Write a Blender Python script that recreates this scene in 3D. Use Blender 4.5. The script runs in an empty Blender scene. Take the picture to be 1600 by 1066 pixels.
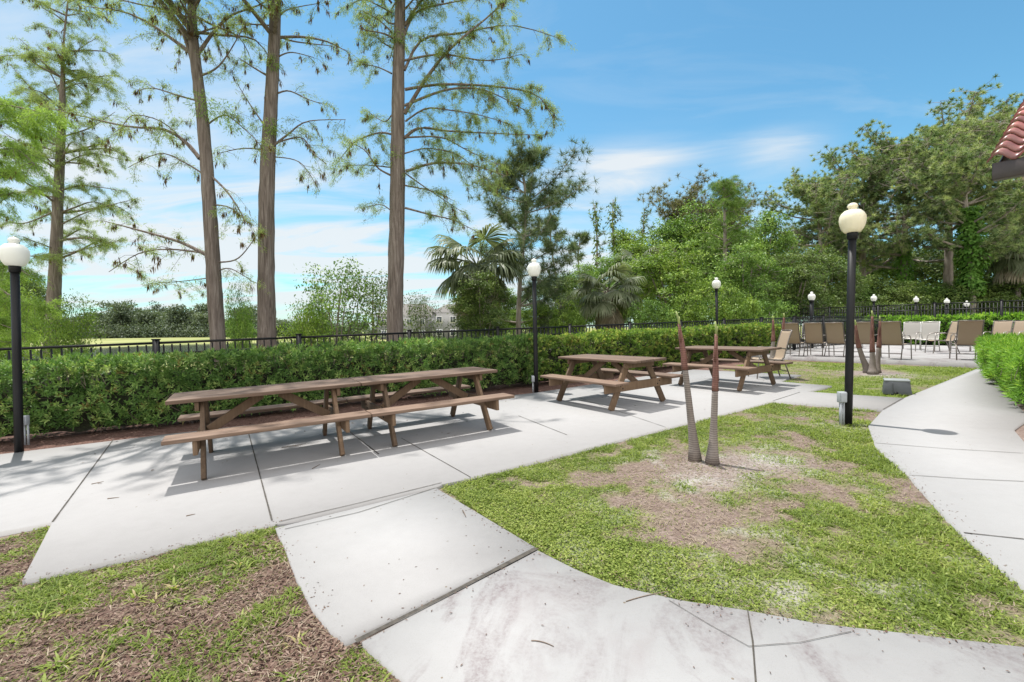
import bpy, math, random
import numpy as np
from mathutils import Vector, Matrix
rad = math.radians
# ------------------------------------------------------------------ camera
FPX, PITCH, ROLL, EYE = 700.0, math.atan(19/700.0), 0.012, 1.33
cp, sp, cr, sr = math.cos(PITCH), math.sin(PITCH), math.cos(ROLL), math.sin(ROLL)
CF = np.array((0, cp, -sp)); CU0 = np.array((0, sp, cp))
CR = np.array((cr, 0, 0)) - sr*CU0; CUP = np.array((sr, 0, 0)) + cr*CU0
SC = bpy.context.scene
COL = SC.collection
cam = bpy.data.cameras.new('camera'); camo = bpy.data.objects.new('camera', cam); COL.objects.link(camo)
cam.sensor_width = 36; cam.lens = FPX/1600*36; cam.clip_start = 0.05; cam.clip_end = 3000
camo.matrix_world = Matrix(((CR[0], CUP[0], -CF[0], 0), (CR[1], CUP[1], -CF[1], 0), (CR[2], CUP[2], -CF[2], EYE), (0, 0, 0, 1)))
SC.camera = camo
# ------------------------------------------------------------------ sun, sky, exposure
SUN = Vector((-0.22, 0.233, 1.0)).normalized()
sl = bpy.data.lights.new('sun', 'SUN'); sl.energy = 4.7; sl.angle = rad(0.53); sl.color = (1, 0.965, 0.91)
slo = bpy.data.objects.new('sun', sl); COL.objects.link(slo)
slo.rotation_euler = SUN.to_track_quat('Z', 'Y').to_euler(); slo.location = (-20, 20, 60)
SC.view_settings.view_transform = 'Standard'; SC.view_settings.look = 'None'
SC.view_settings.exposure = 0.62; SC.view_settings.gamma = 1
SC.render.engine = 'CYCLES'
SC.cycles.max_bounces = 8; SC.cycles.transparent_max_bounces = 8; SC.cycles.diffuse_bounces = 4
SC.cycles.use_denoising = True

def px_dir(px, py):
    d = CF + (px-800)/FPX*CR + (533-py)/FPX*CUP
    return d/np.linalg.norm(d)

world = bpy.data.worlds.new('World'); SC.world = world; world.use_nodes = True
def nodes(nt): return nt.nodes, nt.links
def build_world():
    N, L = nodes(world.node_tree); N.clear()
    out = N.new('ShaderNodeOutputWorld'); bg = N.new('ShaderNodeBackground'); bg.inputs[1].default_value = 0.094
    sky = N.new('ShaderNodeTexSky'); sky.sky_type = 'NISHITA'; sky.sun_disc = False
    sky.sun_elevation = math.asin(SUN.z); sky.sun_rotation = math.atan2(SUN.x, SUN.y)
    sky.altitude = 10; sky.air_density = 1.0; sky.dust_density = 0.6; sky.ozone_density = 1.6
    tint = N.new('ShaderNodeMix'); tint.data_type = 'RGBA'; tint.blend_type = 'MULTIPLY'; tint.inputs[0].default_value = 1
    tint.inputs[7].default_value = (0.74, 1.24, 1.24, 1)
    L.new(sky.outputs[0], tint.inputs[6])
    tc = N.new('ShaderNodeTexCoord')
    sep = N.new('ShaderNodeSeparateXYZ'); L.new(tc.outputs['Generated'], sep.inputs[0])
    def M(op, a, b=None, c=None, clamp=False):
        n = N.new('ShaderNodeMath'); n.operation = op; n.use_clamp = clamp
        for i, x in enumerate((a, b, c)):
            if x is None: continue
            if isinstance(x, (int, float)): n.inputs[i].default_value = x
            else: L.new(x, n.inputs[i])
        return n.outputs[0]
    zc = M('ADD', M('MAXIMUM', sep.outputs[2], 0.0), 0.12)
    cx, cy = M('DIVIDE', sep.outputs[0], zc), M('DIVIDE', sep.outputs[1], zc)
    cv = N.new('ShaderNodeCombineXYZ'); L.new(cx, cv.inputs[0]); L.new(cy, cv.inputs[1])
    mp = N.new('ShaderNodeMapping'); L.new(cv.outputs[0], mp.inputs[0])
    mp.inputs['Rotation'].default_value = (0, 0, 0.5); mp.inputs['Scale'].default_value = (0.55, 1.25, 1); mp.inputs['Location'].default_value = (3.1, 1.7, 0)
    nz = N.new('ShaderNodeTexNoise'); nz.inputs['Scale'].default_value = 1.5; nz.inputs['Detail'].default_value = 9; nz.inputs['Roughness'].default_value = 0.58
    nz.inputs['Distortion'].default_value = 0.9
    L.new(mp.outputs[0], nz.inputs['Vector'])
    nf = M('SUBTRACT', nz.outputs[0], 0.5)
    # cloud banks: soft elongated regions of the sky where the wisps thicken
    banks = None
    for (bx, by, w, hgt, amp) in ((975, 272, 0.125, 0.05, 1.4), (1215, 240, 0.06, 0.036, 1.0), (210, 95, 0.22, 0.09, 0.5), (60, 40, 0.2, 0.1, 0.6),
                             (250, 400, 0.75, 0.19, 0.88), (600, 430, 0.5, 0.15, 0.8), (1000, 430, 0.5, 0.1, 0.55), (20, 250, 0.35, 0.12, 0.35), (480, 310, 0.14, .06, .35)):
        d = px_dir(bx, by)
        t = np.cross(d, (0, 0, 1)); t /= np.linalg.norm(t); u = np.cross(t, d)
        def dot(v):
            n = N.new('ShaderNodeVectorMath'); n.operation = 'DOT_PRODUCT'; L.new(tc.outputs['Generated'], n.inputs[0]); n.inputs[1].default_value = tuple(v); return n.outputs['Value']
        a = M('POWER', M('DIVIDE', dot(t), w), 2.0); b = M('POWER', M('DIVIDE', dot(u), hgt), 2.0)
        g = M('MULTIPLY', M('EXPONENT', M('MULTIPLY', M('ADD', a, b), -1.0)), amp)
        g = M('MULTIPLY', g, M('GREATER_THAN', dot(d), 0.0))
        banks = g if banks is None else M('ADD', banks, g)
    thin = M('MULTIPLY', M('ADD', nf, -0.03), 1.3, clamp=True)
    cov = M('ADD', M('MULTIPLY', banks, M('ADD', M('MULTIPLY', nf, 3.2), 0.62, clamp=True)), M('MULTIPLY', thin, 0.8), clamp=True)
    # unseen bright cloud added behind the camera and overhead as fill light
    back = M('MULTIPLY', M('ADD', M('MULTIPLY', sep.outputs[1], -1.6), 0.2, clamp=True), 0.9)
    high = M('MULTIPLY', M('MULTIPLY', M('ADD', sep.outputs[2], -0.68), 5.0, clamp=True), 0.6)
    cov = M('MULTIPLY', cov, 0.92); fill_veil = M('MAXIMUM', back, high)
    mix = N.new('ShaderNodeMix'); mix.data_type = 'RGBA'; L.new(cov, mix.inputs[0]); L.new(tint.outputs[2], mix.inputs[6])
    mix.inputs[7].default_value = (5.9, 6.2, 6.4, 1)
    mx2 = N.new('ShaderNodeMix'); mx2.data_type = 'RGBA'; L.new(fill_veil, mx2.inputs[0]); L.new(mix.outputs[2], mx2.inputs[6]); mx2.inputs[7].default_value = (15.5, 15.0, 14.6, 1)
    L.new(mx2.outputs[2], bg.inputs[0]); L.new(bg.outputs[0], out.inputs[0])
build_world()

# ------------------------------------------------------------------ helpers
SX, SY = 0.026, 0.007                      # the terrace tilts gently, rising to the right
def ray(px, py): return CF + (px-800)/FPX*CR + (533-py)/FPX*CUP
def gr(px, py, dz=0.0):                    # pixel -> point on the terrace plane
    d = ray(px, py); t = (EYE-dz)/(SX*d[0]+SY*d[1]-d[2]); return np.array((t*d[0], t*d[1], EYE+t*d[2]))
def at(px, py, y):                         # pixel -> point at distance y
    d = ray(px, py); t = y/d[1]; return np.array((t*d[0], y, EYE+t*d[2]))
def G(x, y): return SX*x+SY*y
R = np.random.RandomState
def nrm(v):
    v = np.asarray(v, float); return v/np.maximum(np.linalg.norm(v, axis=-1, keepdims=True), 1e-9)

class MB:
    """collects shapes and links them as ONE mesh object"""
    def __init__(s): s.v = []; s.f = {}; s.n = 0; s.r = []
    def add(s, v, f, rnd=0.5):
        v = np.asarray(v, float).reshape(-1, 3); s.v.append(v)
        s.r.append(np.broadcast_to(np.asarray(rnd, float), (len(v),)))
        for ff in (f if isinstance(f, list) else [f]):
            ff = np.asarray(ff, np.int64); s.f.setdefault(ff.shape[1], []).append(ff+s.n)
        s.n += len(v)
    def box(s, c, size, rot=None, rnd=0.5):
        a = np.array([(i, j, k) for i in (-.5, .5) for j in (-.5, .5) for k in (-.5, .5)])*np.array(size)
        if rot is not None: a = a @ np.array(rot).T
        s.add(a+np.array(c), np.array([(0, 1, 3, 2), (4, 6, 7, 5), (0, 4, 5, 1), (2, 3, 7, 6), (0, 2, 6, 4), (1, 5, 7, 3)]), rnd)
    def beam(s, p, q, w, h, side=(0, 1, 0), rnd=0.5):   # w across 'side', h across the other
        p, q = np.array(p, float), np.array(q, float); d = q-p; L = np.linalg.norm(d); d = d/L
        sd = np.array(side, float); sd = nrm(sd-d*np.dot(sd, d)); u = np.cross(d, sd)
        s.box((p+q)/2, (L, w, h), np.stack([d, sd, u], 1), rnd)
    def tube(s, P, r, n=8, cap=True, wob=0.0, rng=None, rnd=0.5):
        P = np.asarray(P, float); m = len(P); r = np.broadcast_to(np.asarray(r, float), (m,))
        T = nrm(np.gradient(P, axis=0))
        ref = np.array((1., 0, 0)) if abs(T[0][0]) < .8 else np.array((0, 1., 0))
        A = nrm(np.cross(T, np.cross(np.broadcast_to(ref, T.shape), T))); B = np.cross(T, A)
        an = np.arange(n)/n*2*math.pi
        rr = r[:, None]*(1+(wob*rng.randn(m, n) if wob else 0))
        V = P[:, None]+rr[..., None]*(np.cos(an)[None, :, None]*A[:, None]+np.sin(an)[None, :, None]*B[:, None])
        V = V.reshape(-1, 3); i = np.arange(m-1)[:, None]*n; j = np.arange(n)[None]; k = (j+1) % n
        q = np.stack([i+j, i+k, i+n+k, i+n+j], -1).reshape(-1, 4)
        F = [q]
        if cap: F += [np.arange(n)[::-1][None], (np.arange(n)+(m-1)*n)[None]]
        s.add(V, F, rnd)
    def lathe(s, prof, c=(0, 0, 0), n=20):
        an = np.arange(n)/n*2*math.pi
        V = np.array([[(r*math.cos(a)+c[0], r*math.sin(a)+c[1], z+c[2]) for a in an] for r, z in prof]).reshape(-1, 3)
        m = len(prof); i = np.arange(m-1)[:, None]*n; j = np.arange(n)[None]; k = (j+1) % n
        s.add(V, [np.stack([i+j, i+k, i+n+k, i+n+j], -1).reshape(-1, 4), np.arange(n)[::-1][None], (np.arange(n)+(m-1)*n)[None]])
    def prisms(s, P, Q, r0, r1, rnd=0.5):                # many thin three-sided twigs
        P, Q = np.asarray(P, float), np.asarray(Q, float); n = len(P)
        if n == 0: return
        D = nrm(Q-P); ref = np.where(np.abs(D[:, 2:]) < .9, np.array([[0, 0, 1.]]), np.array([[1., 0, 0]]))
        A = nrm(np.cross(D, ref)); B = np.cross(D, A)
        r0 = np.broadcast_to(r0, (n,))[:, None]; r1 = np.broadcast_to(r1, (n,))[:, None]
        V = np.zeros((n, 6, 3))
        for k in range(3):
            o = math.cos(k*2.094)*A+math.sin(k*2.094)*B; V[:, k] = P+o*r0; V[:, 3+k] = Q+o*r1
        b = np.arange(n)[:, None, None]*6; t = np.array([(0, 1, 4, 3), (1, 2, 5, 4), (2, 0, 3, 5)])
        s.add(V, (b+t[None]).reshape(-1, 4), rnd)
    def leaves(s, P, D, Nn, L, W, rnd=0.5, mid=0.45):    # lozenge leaves
        P = np.asarray(P, float); n = len(P)
        if n == 0: return
        D = nrm(D); S = nrm(np.cross(D, Nn)); L = np.broadcast_to(L, (n,))[:, None]; W = np.broadcast_to(W, (n,))[:, None]
        U = np.cross(S, D)
        V = np.stack([P, P+D*L*mid+S*W/2+U*W*.15, P+D*L, P+D*L*mid-S*W/2+U*W*.15], 1)
        rr = np.repeat(np.broadcast_to(rnd, (n,)), 4)
        s.add(V, np.arange(4*n).reshape(n, 4), rr)
    def needles(s, P, D, L, W, rnd=0.5):                 # thin triangles
        P = np.asarray(P, float); n = len(P); D = nrm(D)
        S = nrm(np.cross(D, RND.randn(n, 3))); L = np.broadcast_to(L, (n,))[:, None]; W = np.broadcast_to(W, (n,))[:, None]
        V = np.stack([P-S*W/2, P+S*W/2, P+D*L], 1)
        s.add(V, np.arange(3*n).reshape(n, 3), np.repeat(np.broadcast_to(rnd, (n,)), 3))
    def blades(s, P, D, L, W, bend, rnd=0.5):            # grass: upright then bending over
        P = np.asarray(P, float); n = len(P); D = nrm(D); hz = D.copy(); hz[:, 2] = 0; hz = nrm(hz)
        S = nrm(np.cross(D, np.array([0, 0, 1.]))); L = np.broadcast_to(L, (n,))[:, None]; W = np.broadcast_to(W, (n,))[:, None]
        m = P+D*L*.5; t = P+D*L*.8+hz*L*bend-np.array([0, 0, 1.])*L*bend*.45
        V = np.stack([P-S*W/2, P+S*W/2, m+S*W*.45, m-S*W*.45, t], 1); b = np.arange(n)[:, None]*5
        s.add(V, [b+np.array([[0, 1, 2, 3]]), b+np.array([[3, 2, 4]])], np.repeat(np.broadcast_to(rnd, (n,)), 5))
    def build(s, name, mat, parent=None, smooth=False, bevel=0, attr=False):
        me = bpy.data.meshes.new(name)
        if s.n:
            V = np.concatenate(s.v); me.vertices.add(len(V)); me.vertices.foreach_set('co', V.astype(np.float32).ravel())
            ls, st, o = [], [], 0
            for k, fl in s.f.items():
                F = np.concatenate(fl); ls.append(F.ravel()); st.append(o+np.arange(len(F))*k); o += F.size
            ls = np.concatenate(ls); st = np.concatenate(st)
            me.loops.add(len(ls)); me.loops.foreach_set('vertex_index', ls.astype(np.int32))
            me.polygons.add(len(st)); me.polygons.foreach_set('loop_start', st.astype(np.int32))
            if smooth: me.polygons.foreach_set('use_smooth', np.ones(len(st), bool))
            me.update(calc_edges=True)
            if attr:
                a = me.attributes.new('rnd', 'FLOAT', 'POINT'); a.data.foreach_set('value', np.concatenate(s.r).astype(np.float32))
        me.materials.append(mat)
        ob = bpy.data.objects.new(name, me); COL.objects.link(ob)
        if parent is not None: ob.parent = parent
        if bevel:
            b = ob.modifiers.new('bevel', 'BEVEL'); b.width = bevel; b.segments = 2; b.limit_method = 'ANGLE'
        return ob
RND = R(5)

def tag(o, label=None, cat=None, group=None, kind=None):
    if label: o['label'] = label
    if cat: o['category'] = cat
    if group: o['group'] = group
    if kind: o['kind'] = kind
    return o
def empty(name, loc, label, cat, group=None, rz=0, tilt=False):
    o = bpy.data.objects.new(name, None); COL.objects.link(o); o.empty_display_size = .2
    M = Matrix.Rotation(rz, 4, 'Z')
    if tilt:
        n = Vector((-SX, -SY, 1)).normalized(); q = Vector((0, 0, 1)).rotation_difference(n); M = q.to_matrix().to_4x4() @ M
    o.rotation_euler = M.to_euler(); o.location = tuple(float(c) for c in loc)
    return tag(o, label, cat, group)
def children(o): return [c for c in bpy.data.objects if c.parent == o]
def copy_tree(o, parent=None, label=None):
    c = o.copy(); COL.objects.link(c); c.parent = parent
    if label: c['label'] = label
    for ch in children(o): copy_tree(ch, c)
    return c

def vnoise(x, y, seed=0, octs=4):
    x, y = np.asarray(x, float), np.asarray(y, float); tab = R(seed).rand(256, 256); out = 0; amp = 1; tot = 0
    for o in range(octs):
        xi, yi = np.floor(x).astype(int), np.floor(y).astype(int); fx, fy = x-xi, y-yi
        fx, fy = fx*fx*(3-2*fx), fy*fy*(3-2*fy)
        g = lambda a, b: tab[(xi+a) % 256, (yi+b) % 256]
        out = out+amp*((g(0, 0)*(1-fx)+g(1, 0)*fx)*(1-fy)+(g(0, 1)*(1-fx)+g(1, 1)*fx)*fy); tot += amp
        amp *= .5; x, y = x*2.03+17, y*2.03+31
    return out/tot
def inpoly(x, y, poly):
    x, y = np.asarray(x), np.asarray(y); c = np.zeros(x.shape, bool); n = len(poly)
    for i in range(n):
        x0, y0 = poly[i][:2]; x1, y1 = poly[(i+1) % n][:2]
        if y0 == y1: continue
        c ^= ((y0 > y) != (y1 > y)) & (x < (x1-x0)*(y-y0)/(y1-y0)+x0)
    return c
def segdist(x, y, a, b):
    a, b = np.array(a[:2], float), np.array(b[:2], float); d = b-a; t = np.clip(((x-a[0])*d[0]+(y-a[1])*d[1])/np.dot(d, d), 0, 1)
    return np.hypot(x-a[0]-t*d[0], y-a[1]-t*d[1])
def sstep(a, b, x): t = np.clip((x-a)/(b-a), 0, 1); return t*t*(3-2*t)

# ------------------------------------------------------------------ materials
class Mt:
    def __init__(s, name):
        s.m = bpy.data.materials.new(name); s.m.use_nodes = True; s.N, s.L = s.m.node_tree.nodes, s.m.node_tree.links
        s.b = s.N['Principled BSDF']; s.tc = s.N.new('ShaderNodeTexCoord')
    def vec(s, scale=(1, 1, 1), kind='Object', rot=(0, 0, 0)):
        mp = s.N.new('ShaderNodeMapping'); mp.inputs['Scale'].default_value = scale; mp.inputs['Rotation'].default_value = rot
        s.L.new(s.tc.outputs[kind], mp.inputs[0]); return mp.outputs[0]
    def noise(s, scale, detail=5, rough=.55, vec=None, dist=0):
        n = s.N.new('ShaderNodeTexNoise'); n.inputs['Scale'].default_value = scale; n.inputs['Detail'].default_value = detail
        n.inputs['Roughness'].default_value = rough; n.inputs['Distortion'].default_value = dist
        s.L.new(vec if vec is not None else s.tc.outputs['Object'], n.inputs['Vector']); return n.outputs[0]
    def ramp(s, fac, stops, interp='LINEAR'):
        r = s.N.new('ShaderNodeValToRGB'); r.color_ramp.interpolation = interp; e = r.color_ramp.elements
        while len(e) < len(stops): e.new(.5)
        for i, (p, c) in enumerate(stops): e[i].position = p; e[i].color = (*c, 1) if len(c) == 3 else c
        s.L.new(fac, r.inputs[0]); return r.outputs[0]
    def math(s, op, a, b, clamp=False):
        n = s.N.new('ShaderNodeMath'); n.operation = op; n.use_clamp = clamp
        for i, x in enumerate((a, b)):
            if isinstance(x, (int, float)): n.inputs[i].default_value = x
            else: s.L.new(x, n.inputs[i])
        return n.outputs[0]
    def mix(s, f, a, b, mode='MIX'):
        n = s.N.new('ShaderNodeMix'); n.data_type = 'RGBA'; n.blend_type = mode
        for i, x in ((0, f), (6, a), (7, b)):
            if isinstance(x, (int, float)): n.inputs[i].default_value = x
            elif isinstance(x, tuple): n.inputs[i].default_value = (*x, 1)
            else: s.L.new(x, n.inputs[i])
        return n.outputs[2]
    def attr(s, name):
        n = s.N.new('ShaderNodeAttribute'); n.attribute_name = name; return n.outputs['Fac']
    def bump(s, h, strength=.3, dist=.01):
        n = s.N.new('ShaderNodeBump'); n.inputs['Strength'].default_value = strength; n.inputs['Distance'].default_value = dist
        s.L.new(h, n.inputs['Height']); s.L.new(n.outputs[0], s.b.inputs['Normal'])
    def col(s, c, rough=.6, metal=0, spec=.5):
        if isinstance(c, tuple): s.b.inputs['Base Color'].default_value = (*c, 1)
        else: s.L.new(c, s.b.inputs['Base Color'])
        if isinstance(rough, (int, float)): s.b.inputs['Roughness'].default_value = rough
        else: s.L.new(rough, s.b.inputs['Roughness'])
        s.b.inputs['Metallic'].default_value = metal; s.b.inputs['Specular IOR Level'].default_value = spec
        return s.m
DESAT = {'mid_green_leaves': .04, 'light_green_leaves': .04, 'dark_green_leaves': .08, 'pine_needles': .12, 'hedge_leaves': .18, 'round_hedge_leaves': .12, 'mulch_chips': 0, 'dry_grass': 0, 'brown_catkins': 0, 'grass_blades': .08, 'podocarpus_leaves': .08, 'vine_leaves': .1, 'fresh_cypress_foliage': .1}
GAIN = {'mulch_chips': .75, 'dry_grass': .72, 'brown_catkins': 1., 'grass_blades': 1.05, 'hedge_leaves': 1.6, 'round_hedge_leaves': 1.6, 'pine_needles': 2.15, 'dark_pine_needles': 1.4, 'dark_green_leaves': 1.45, 'mid_green_leaves': 1.6, 'light_green_leaves': 1.35, 'palm_fronds': .85, 'cypress_foliage': 1.9, 'podocarpus_leaves': 1.4}
def leaf_mat(name, dark, mid, light, trans=.35, clump=1.2, rough=.5, brown=None):
    ds = DESAT.get(name, .2); dark, mid, light = [tuple(min(.5, (x*(1-ds)+ds*(c[0]*.3+c[1]*.6+c[2]*.1))*GAIN.get(name, 1.2)) for x in c) for c in (dark, mid, light)]
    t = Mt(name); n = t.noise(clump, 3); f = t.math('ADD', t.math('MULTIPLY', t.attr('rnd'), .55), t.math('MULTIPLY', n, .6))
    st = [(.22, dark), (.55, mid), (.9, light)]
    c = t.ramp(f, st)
    if brown:
        c = t.mix(t.math('GREATER_THAN', t.attr('rnd'), .965), c, brown)
    t.col(c, max(rough, .45), 0, .16)
    tr = t.N.new('ShaderNodeBsdfTranslucent'); g = t.mix(1.0, c, (1.2, 1.28, .6), 'MULTIPLY'); t.L.new(g, tr.inputs[0])
    ms = t.N.new('ShaderNodeMixShader'); ms.inputs[0].default_value = trans
    t.L.new(t.b.outputs[0], ms.inputs[1]); t.L.new(tr.outputs[0], ms.inputs[2])
    t.L.new(ms.outputs[0], t.N['Material Output'].inputs[0]); return t.m
def bark_mat(name, a, b, c, sc=(14, 14, 1.6), bs=.8):
    t = Mt(name); v = t.vec(sc); n = t.noise(1, 6, .65, v, .6); n2 = t.noise(.9, 4)
    co = t.ramp(n, [(.3, a), (.5, b), (.72, c)]); co = t.mix(t.math('MULTIPLY', n2, .45), co, (b[0]*1.5, b[1]*1.45, b[2]*1.4))
    t.bump(n, bs, .03); return t.col(co, .9, 0, .2)
def concrete(name, stain_shade=0.0, seed=0.):
    t = Mt(name); fine = t.noise(260, 3, .7); med = t.noise(9, 6, .6); big = t.noise(.9, 5, .6, None, .4)
    c = t.ramp(t.math('ADD', t.math('MULTIPLY', med, .6), t.math('MULTIPLY', big, .4)), [(.3, (.262, .257, .255)), (.5, (.276, .271, .269)), (.7, (.286, .281, .279))])
    c = t.mix(t.math('MULTIPLY', t.ramp(fine, [(.34, (1, 1, 1)), (.46, (0, 0, 0))]), .4), c, (.2, .19, .18))
    # scattered grime
    g = t.ramp(t.noise(1.7, 7, .68, t.vec((1, 1, 1), rot=(0, 0, .5)), .8), [(.58-.05*stain_shade, (0, 0, 0)), (.74, (1, 1, 1))])
    c = t.mix(t.math('MULTIPLY', g, .05+.32*stain_shade), c, (.2, .168, .168))
    if stain_shade:  # stains, with soft shade stripes painted into the concrete colour as streaks
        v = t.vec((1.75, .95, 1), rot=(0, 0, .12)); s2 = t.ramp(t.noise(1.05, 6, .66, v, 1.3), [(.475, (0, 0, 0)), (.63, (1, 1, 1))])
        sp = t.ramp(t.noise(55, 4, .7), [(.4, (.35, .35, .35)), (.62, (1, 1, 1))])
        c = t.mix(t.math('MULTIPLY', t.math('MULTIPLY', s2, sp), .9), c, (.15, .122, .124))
    spot = t.N.new('ShaderNodeTexVoronoi'); spot.inputs['Scale'].default_value = 5.5; t.L.new(t.tc.outputs['Object'], spot.inputs['Vector'])
    c = t.mix(t.math('LESS_THAN', spot.outputs['Distance'], .035), c, (.16, .13, .1))
    t.bump(t.math('ADD', t.math('MULTIPLY', fine, .5), med), .25, .006); return t.col(c, .85, 0, .25)
def plain(name, c, rough=.5, metal=0, var=.15, scale=8, bump=0):
    t = Mt(name); n = t.noise(scale, 5); k = t.ramp(n, [(.3, tuple(x*(1-var) for x in c)), (.7, tuple(min(1, x*(1+var)) for x in c))])
    if bump: t.bump(t.noise(scale*12, 3), bump, .003)
    return t.col(k, rough, metal)
def wood_mat(name, a, b, c, axis=0):
    t = Mt(name); sc = [30., 30., 30.]; sc[axis] = 1.6
    n = t.noise(1.4, 7, .65, t.vec(tuple(sc)), .5); w = t.noise(2.2, 5, .6); pl = t.attr('rnd')
    k = t.ramp(n, [(.3, a), (.5, b), (.7, c)])
    k = t.mix(t.math('MULTIPLY', w, .5), k, (c[0]*1.15, c[1]*1.25, c[2]*1.35))
    k = t.mix(1.0, k, t.ramp(pl, [(0, (.62, .62, .63)), (1, (1.3, 1.24, 1.2))]), 'MULTIPLY')
    t.bump(n, .5, .004); return t.col(k, .75, 0, .3)

M = {}
M['patio'] = concrete('patio_concrete', 0.0); M['path'] = concrete('stain_shade_concrete', 1.0); M['deck'] = concrete('deck_concrete', .1)
M['joint'] = plain('joint_dirt', (.05, .044, .036), .95, 0, .5, 30)
M['top_wood'] = wood_mat('table_top_wood', (.05, .031, .022), (.11, .07, .048), (.18, .128, .094), 0)
M['leg_wood'] = wood_mat('table_leg_wood', (.075, .044, .027), (.13, .083, .05), (.185, .125, .078), 2)
M['black'] = plain('black_paint', (.009, .009, .01), .5, 0, .3, 3); M['black'].node_tree.nodes['Principled BSDF'].inputs['Specular IOR Level'].default_value = .25
def globe_mat(name, c):
    t = Mt(name); t.col(c, .18, 0, .5); t.b.inputs['Subsurface Weight'].default_value = .0
    tr = t.N.new('ShaderNodeBsdfTranslucent'); tr.inputs[0].default_value = (*c, 1)
    ms = t.N.new('ShaderNodeMixShader'); ms.inputs[0].default_value = .35
    t.L.new(t.b.outputs[0], ms.inputs[1]); t.L.new(tr.outputs[0], ms.inputs[2]); t.L.new(ms.outputs[0], t.N['Material Output'].inputs[0]); return t.m
M['globe_cream'] = globe_mat('cream_acrylic', (.84, .79, .63)); M['globe_white'] = globe_mat('white_acrylic', (.84, .84, .8))
M['grey_pvc'] = plain('grey_plastic', (.3, .32, .34), .55, 0, .12)
M['box_plastic'] = plain('dark_grey_plastic', (.075, .082, .09), .6, 0, .2, 5); M['box_lid'] = plain('grey_lid', (.2, .215, .215), .6, 0, .1)
M['frame_alu'] = plain('taupe_painted_aluminium', (.15, .13, .115), .4, .3, .15); M['arm_sunlit'] = plain('sunlit_arm_aluminium', (.3, .275, .25), .35, .4, .12); M['frame_sunlit'] = plain('sunlit_aluminium', (.55, .53, .5), .4, .4, .12)  # lighter arm and pale frame tones have sunlight painted into the taupe
def sling(name, a, b):
    t = Mt(name); w = t.N.new('ShaderNodeTexWave'); w.inputs['Scale'].default_value = 60; w.bands_direction = 'Z'; t.L.new(t.tc.outputs['Object'], w.inputs['Vector'])
    c = t.mix(w.outputs['Fac'], a, b); c = t.mix(t.math('MULTIPLY', t.noise(5, 4), .35), c, b)
    t.col(c, .7); tr = t.N.new('ShaderNodeBsdfTranslucent'); t.L.new(c, tr.inputs[0]); ms = t.N.new('ShaderNodeMixShader'); ms.inputs[0].default_value = .25
    t.L.new(t.b.outputs[0], ms.inputs[1]); t.L.new(tr.outputs[0], ms.inputs[2]); t.L.new(ms.outputs[0], t.N['Material Output'].inputs[0]); return t.m
M['sling'] = sling('tan_sling', (.3, .225, .15), (.42, .33, .24)); M['sling_sunlit'] = sling('sunlit_sling', (.34, .32, .29), (.44, .42, .385))  # the pale one is the tan cloth with sunlight painted into its colour
M['bark_c'] = bark_mat('cypress_bark', (.04, .031, .027), (.14, .116, .102), (.29, .255, .23), (22, 22, 1.5), 1.0)
M['bark_g'] = bark_mat('grey_bark', (.1, .085, .07), (.19, .165, .14), (.3, .27, .235), (9, 9, 1.8))
M['bark_p'] = bark_mat('pine_bark', (.1, .082, .068), (.22, .19, .165), (.36, .32, .285), (7, 7, 1.5))
M['twig'] = plain('twig_bark', (.15, .115, .09), .9, 0, .35)
M['cy'] = leaf_mat('cypress_foliage', (.055, .085, .018), (.12, .165, .04), (.2, .235, .07), .45, .9)
M['cyb'] = leaf_mat('fresh_cypress_foliage', (.09, .16, .025), (.18, .28, .05), (.28, .38, .09), .5, .9)
M['catkin'] = leaf_mat('brown_catkins', (.045, .028, .015), (.11, .065, .03), (.2, .13, .06), .25, 2)
M['pine'] = leaf_mat('pine_needles', (.02, .04, .014), (.078, .115, .038), (.2, .225, .085), .22, .35)
M['pine_dk'] = leaf_mat('dark_pine_needles', (.025, .05, .022), (.07, .11, .045), (.15, .18, .08), .3, .6)
M['lf_mid'] = leaf_mat('mid_green_leaves', (.02, .046, .009), (.07, .13, .022), (.195, .275, .05), .22, .5, .45)
M['lf_lite'] = leaf_mat('light_green_leaves', (.035, .075, .01), (.11, .18, .026), (.26, .34, .06), .22, .5, .45)
M['lf_dark'] = leaf_mat('dark_green_leaves', (.015, .034, .007), (.056, .094, .018), (.15, .195, .04), .22, .5, .45)
M['lf_vine'] = leaf_mat('vine_leaves', (.04, .1, .012), (.085, .2, .022), (.15, .28, .04), .4, .8)
M['lf_brown'] = leaf_mat('russet_needles', (.05, .055, .026), (.11, .115, .048), (.2, .18, .085), .3, .5)
M['hedge'] = leaf_mat('hedge_leaves', (.03, .075, .012), (.078, .16, .022), (.24, .34, .065), .3, 3.0, .3, (.2, .16, .06))
M['hedge_round'] = leaf_mat('round_hedge_leaves', (.04, .085, .012), (.115, .19, .022), (.3, .38, .06), .32, 3.0, .3, (.22, .19, .06))
M['hedge_lite'] = leaf_mat('podocarpus_leaves', (.06, .14, .012), (.13, .26, .025), (.25, .4, .045), .4, 1.6, .4)
M['hedge_core'] = plain('hedge_stems', (.022, .026, .012), .95, 0, .5, 30)
M['palm'] = leaf_mat('palm_fronds', (.06, .085, .035), (.13, .165, .075), (.26, .29, .17), .3, 1.5, .4)
M['palm_dry'] = leaf_mat('dry_fronds', (.11, .085, .05), (.2, .165, .105), (.32, .28, .19), .25, 1.5)
M['grass'] = leaf_mat('grass_blades', (.065, .105, .013), (.155, .215, .029), (.31, .345, .078), .4, 2.2, .5, (.38, .31, .17))
M['thatch'] = leaf_mat('dry_grass', (.16, .115, .075), (.32, .25, .18), (.5, .42, .32), .2, 2.0, .8)
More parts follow.
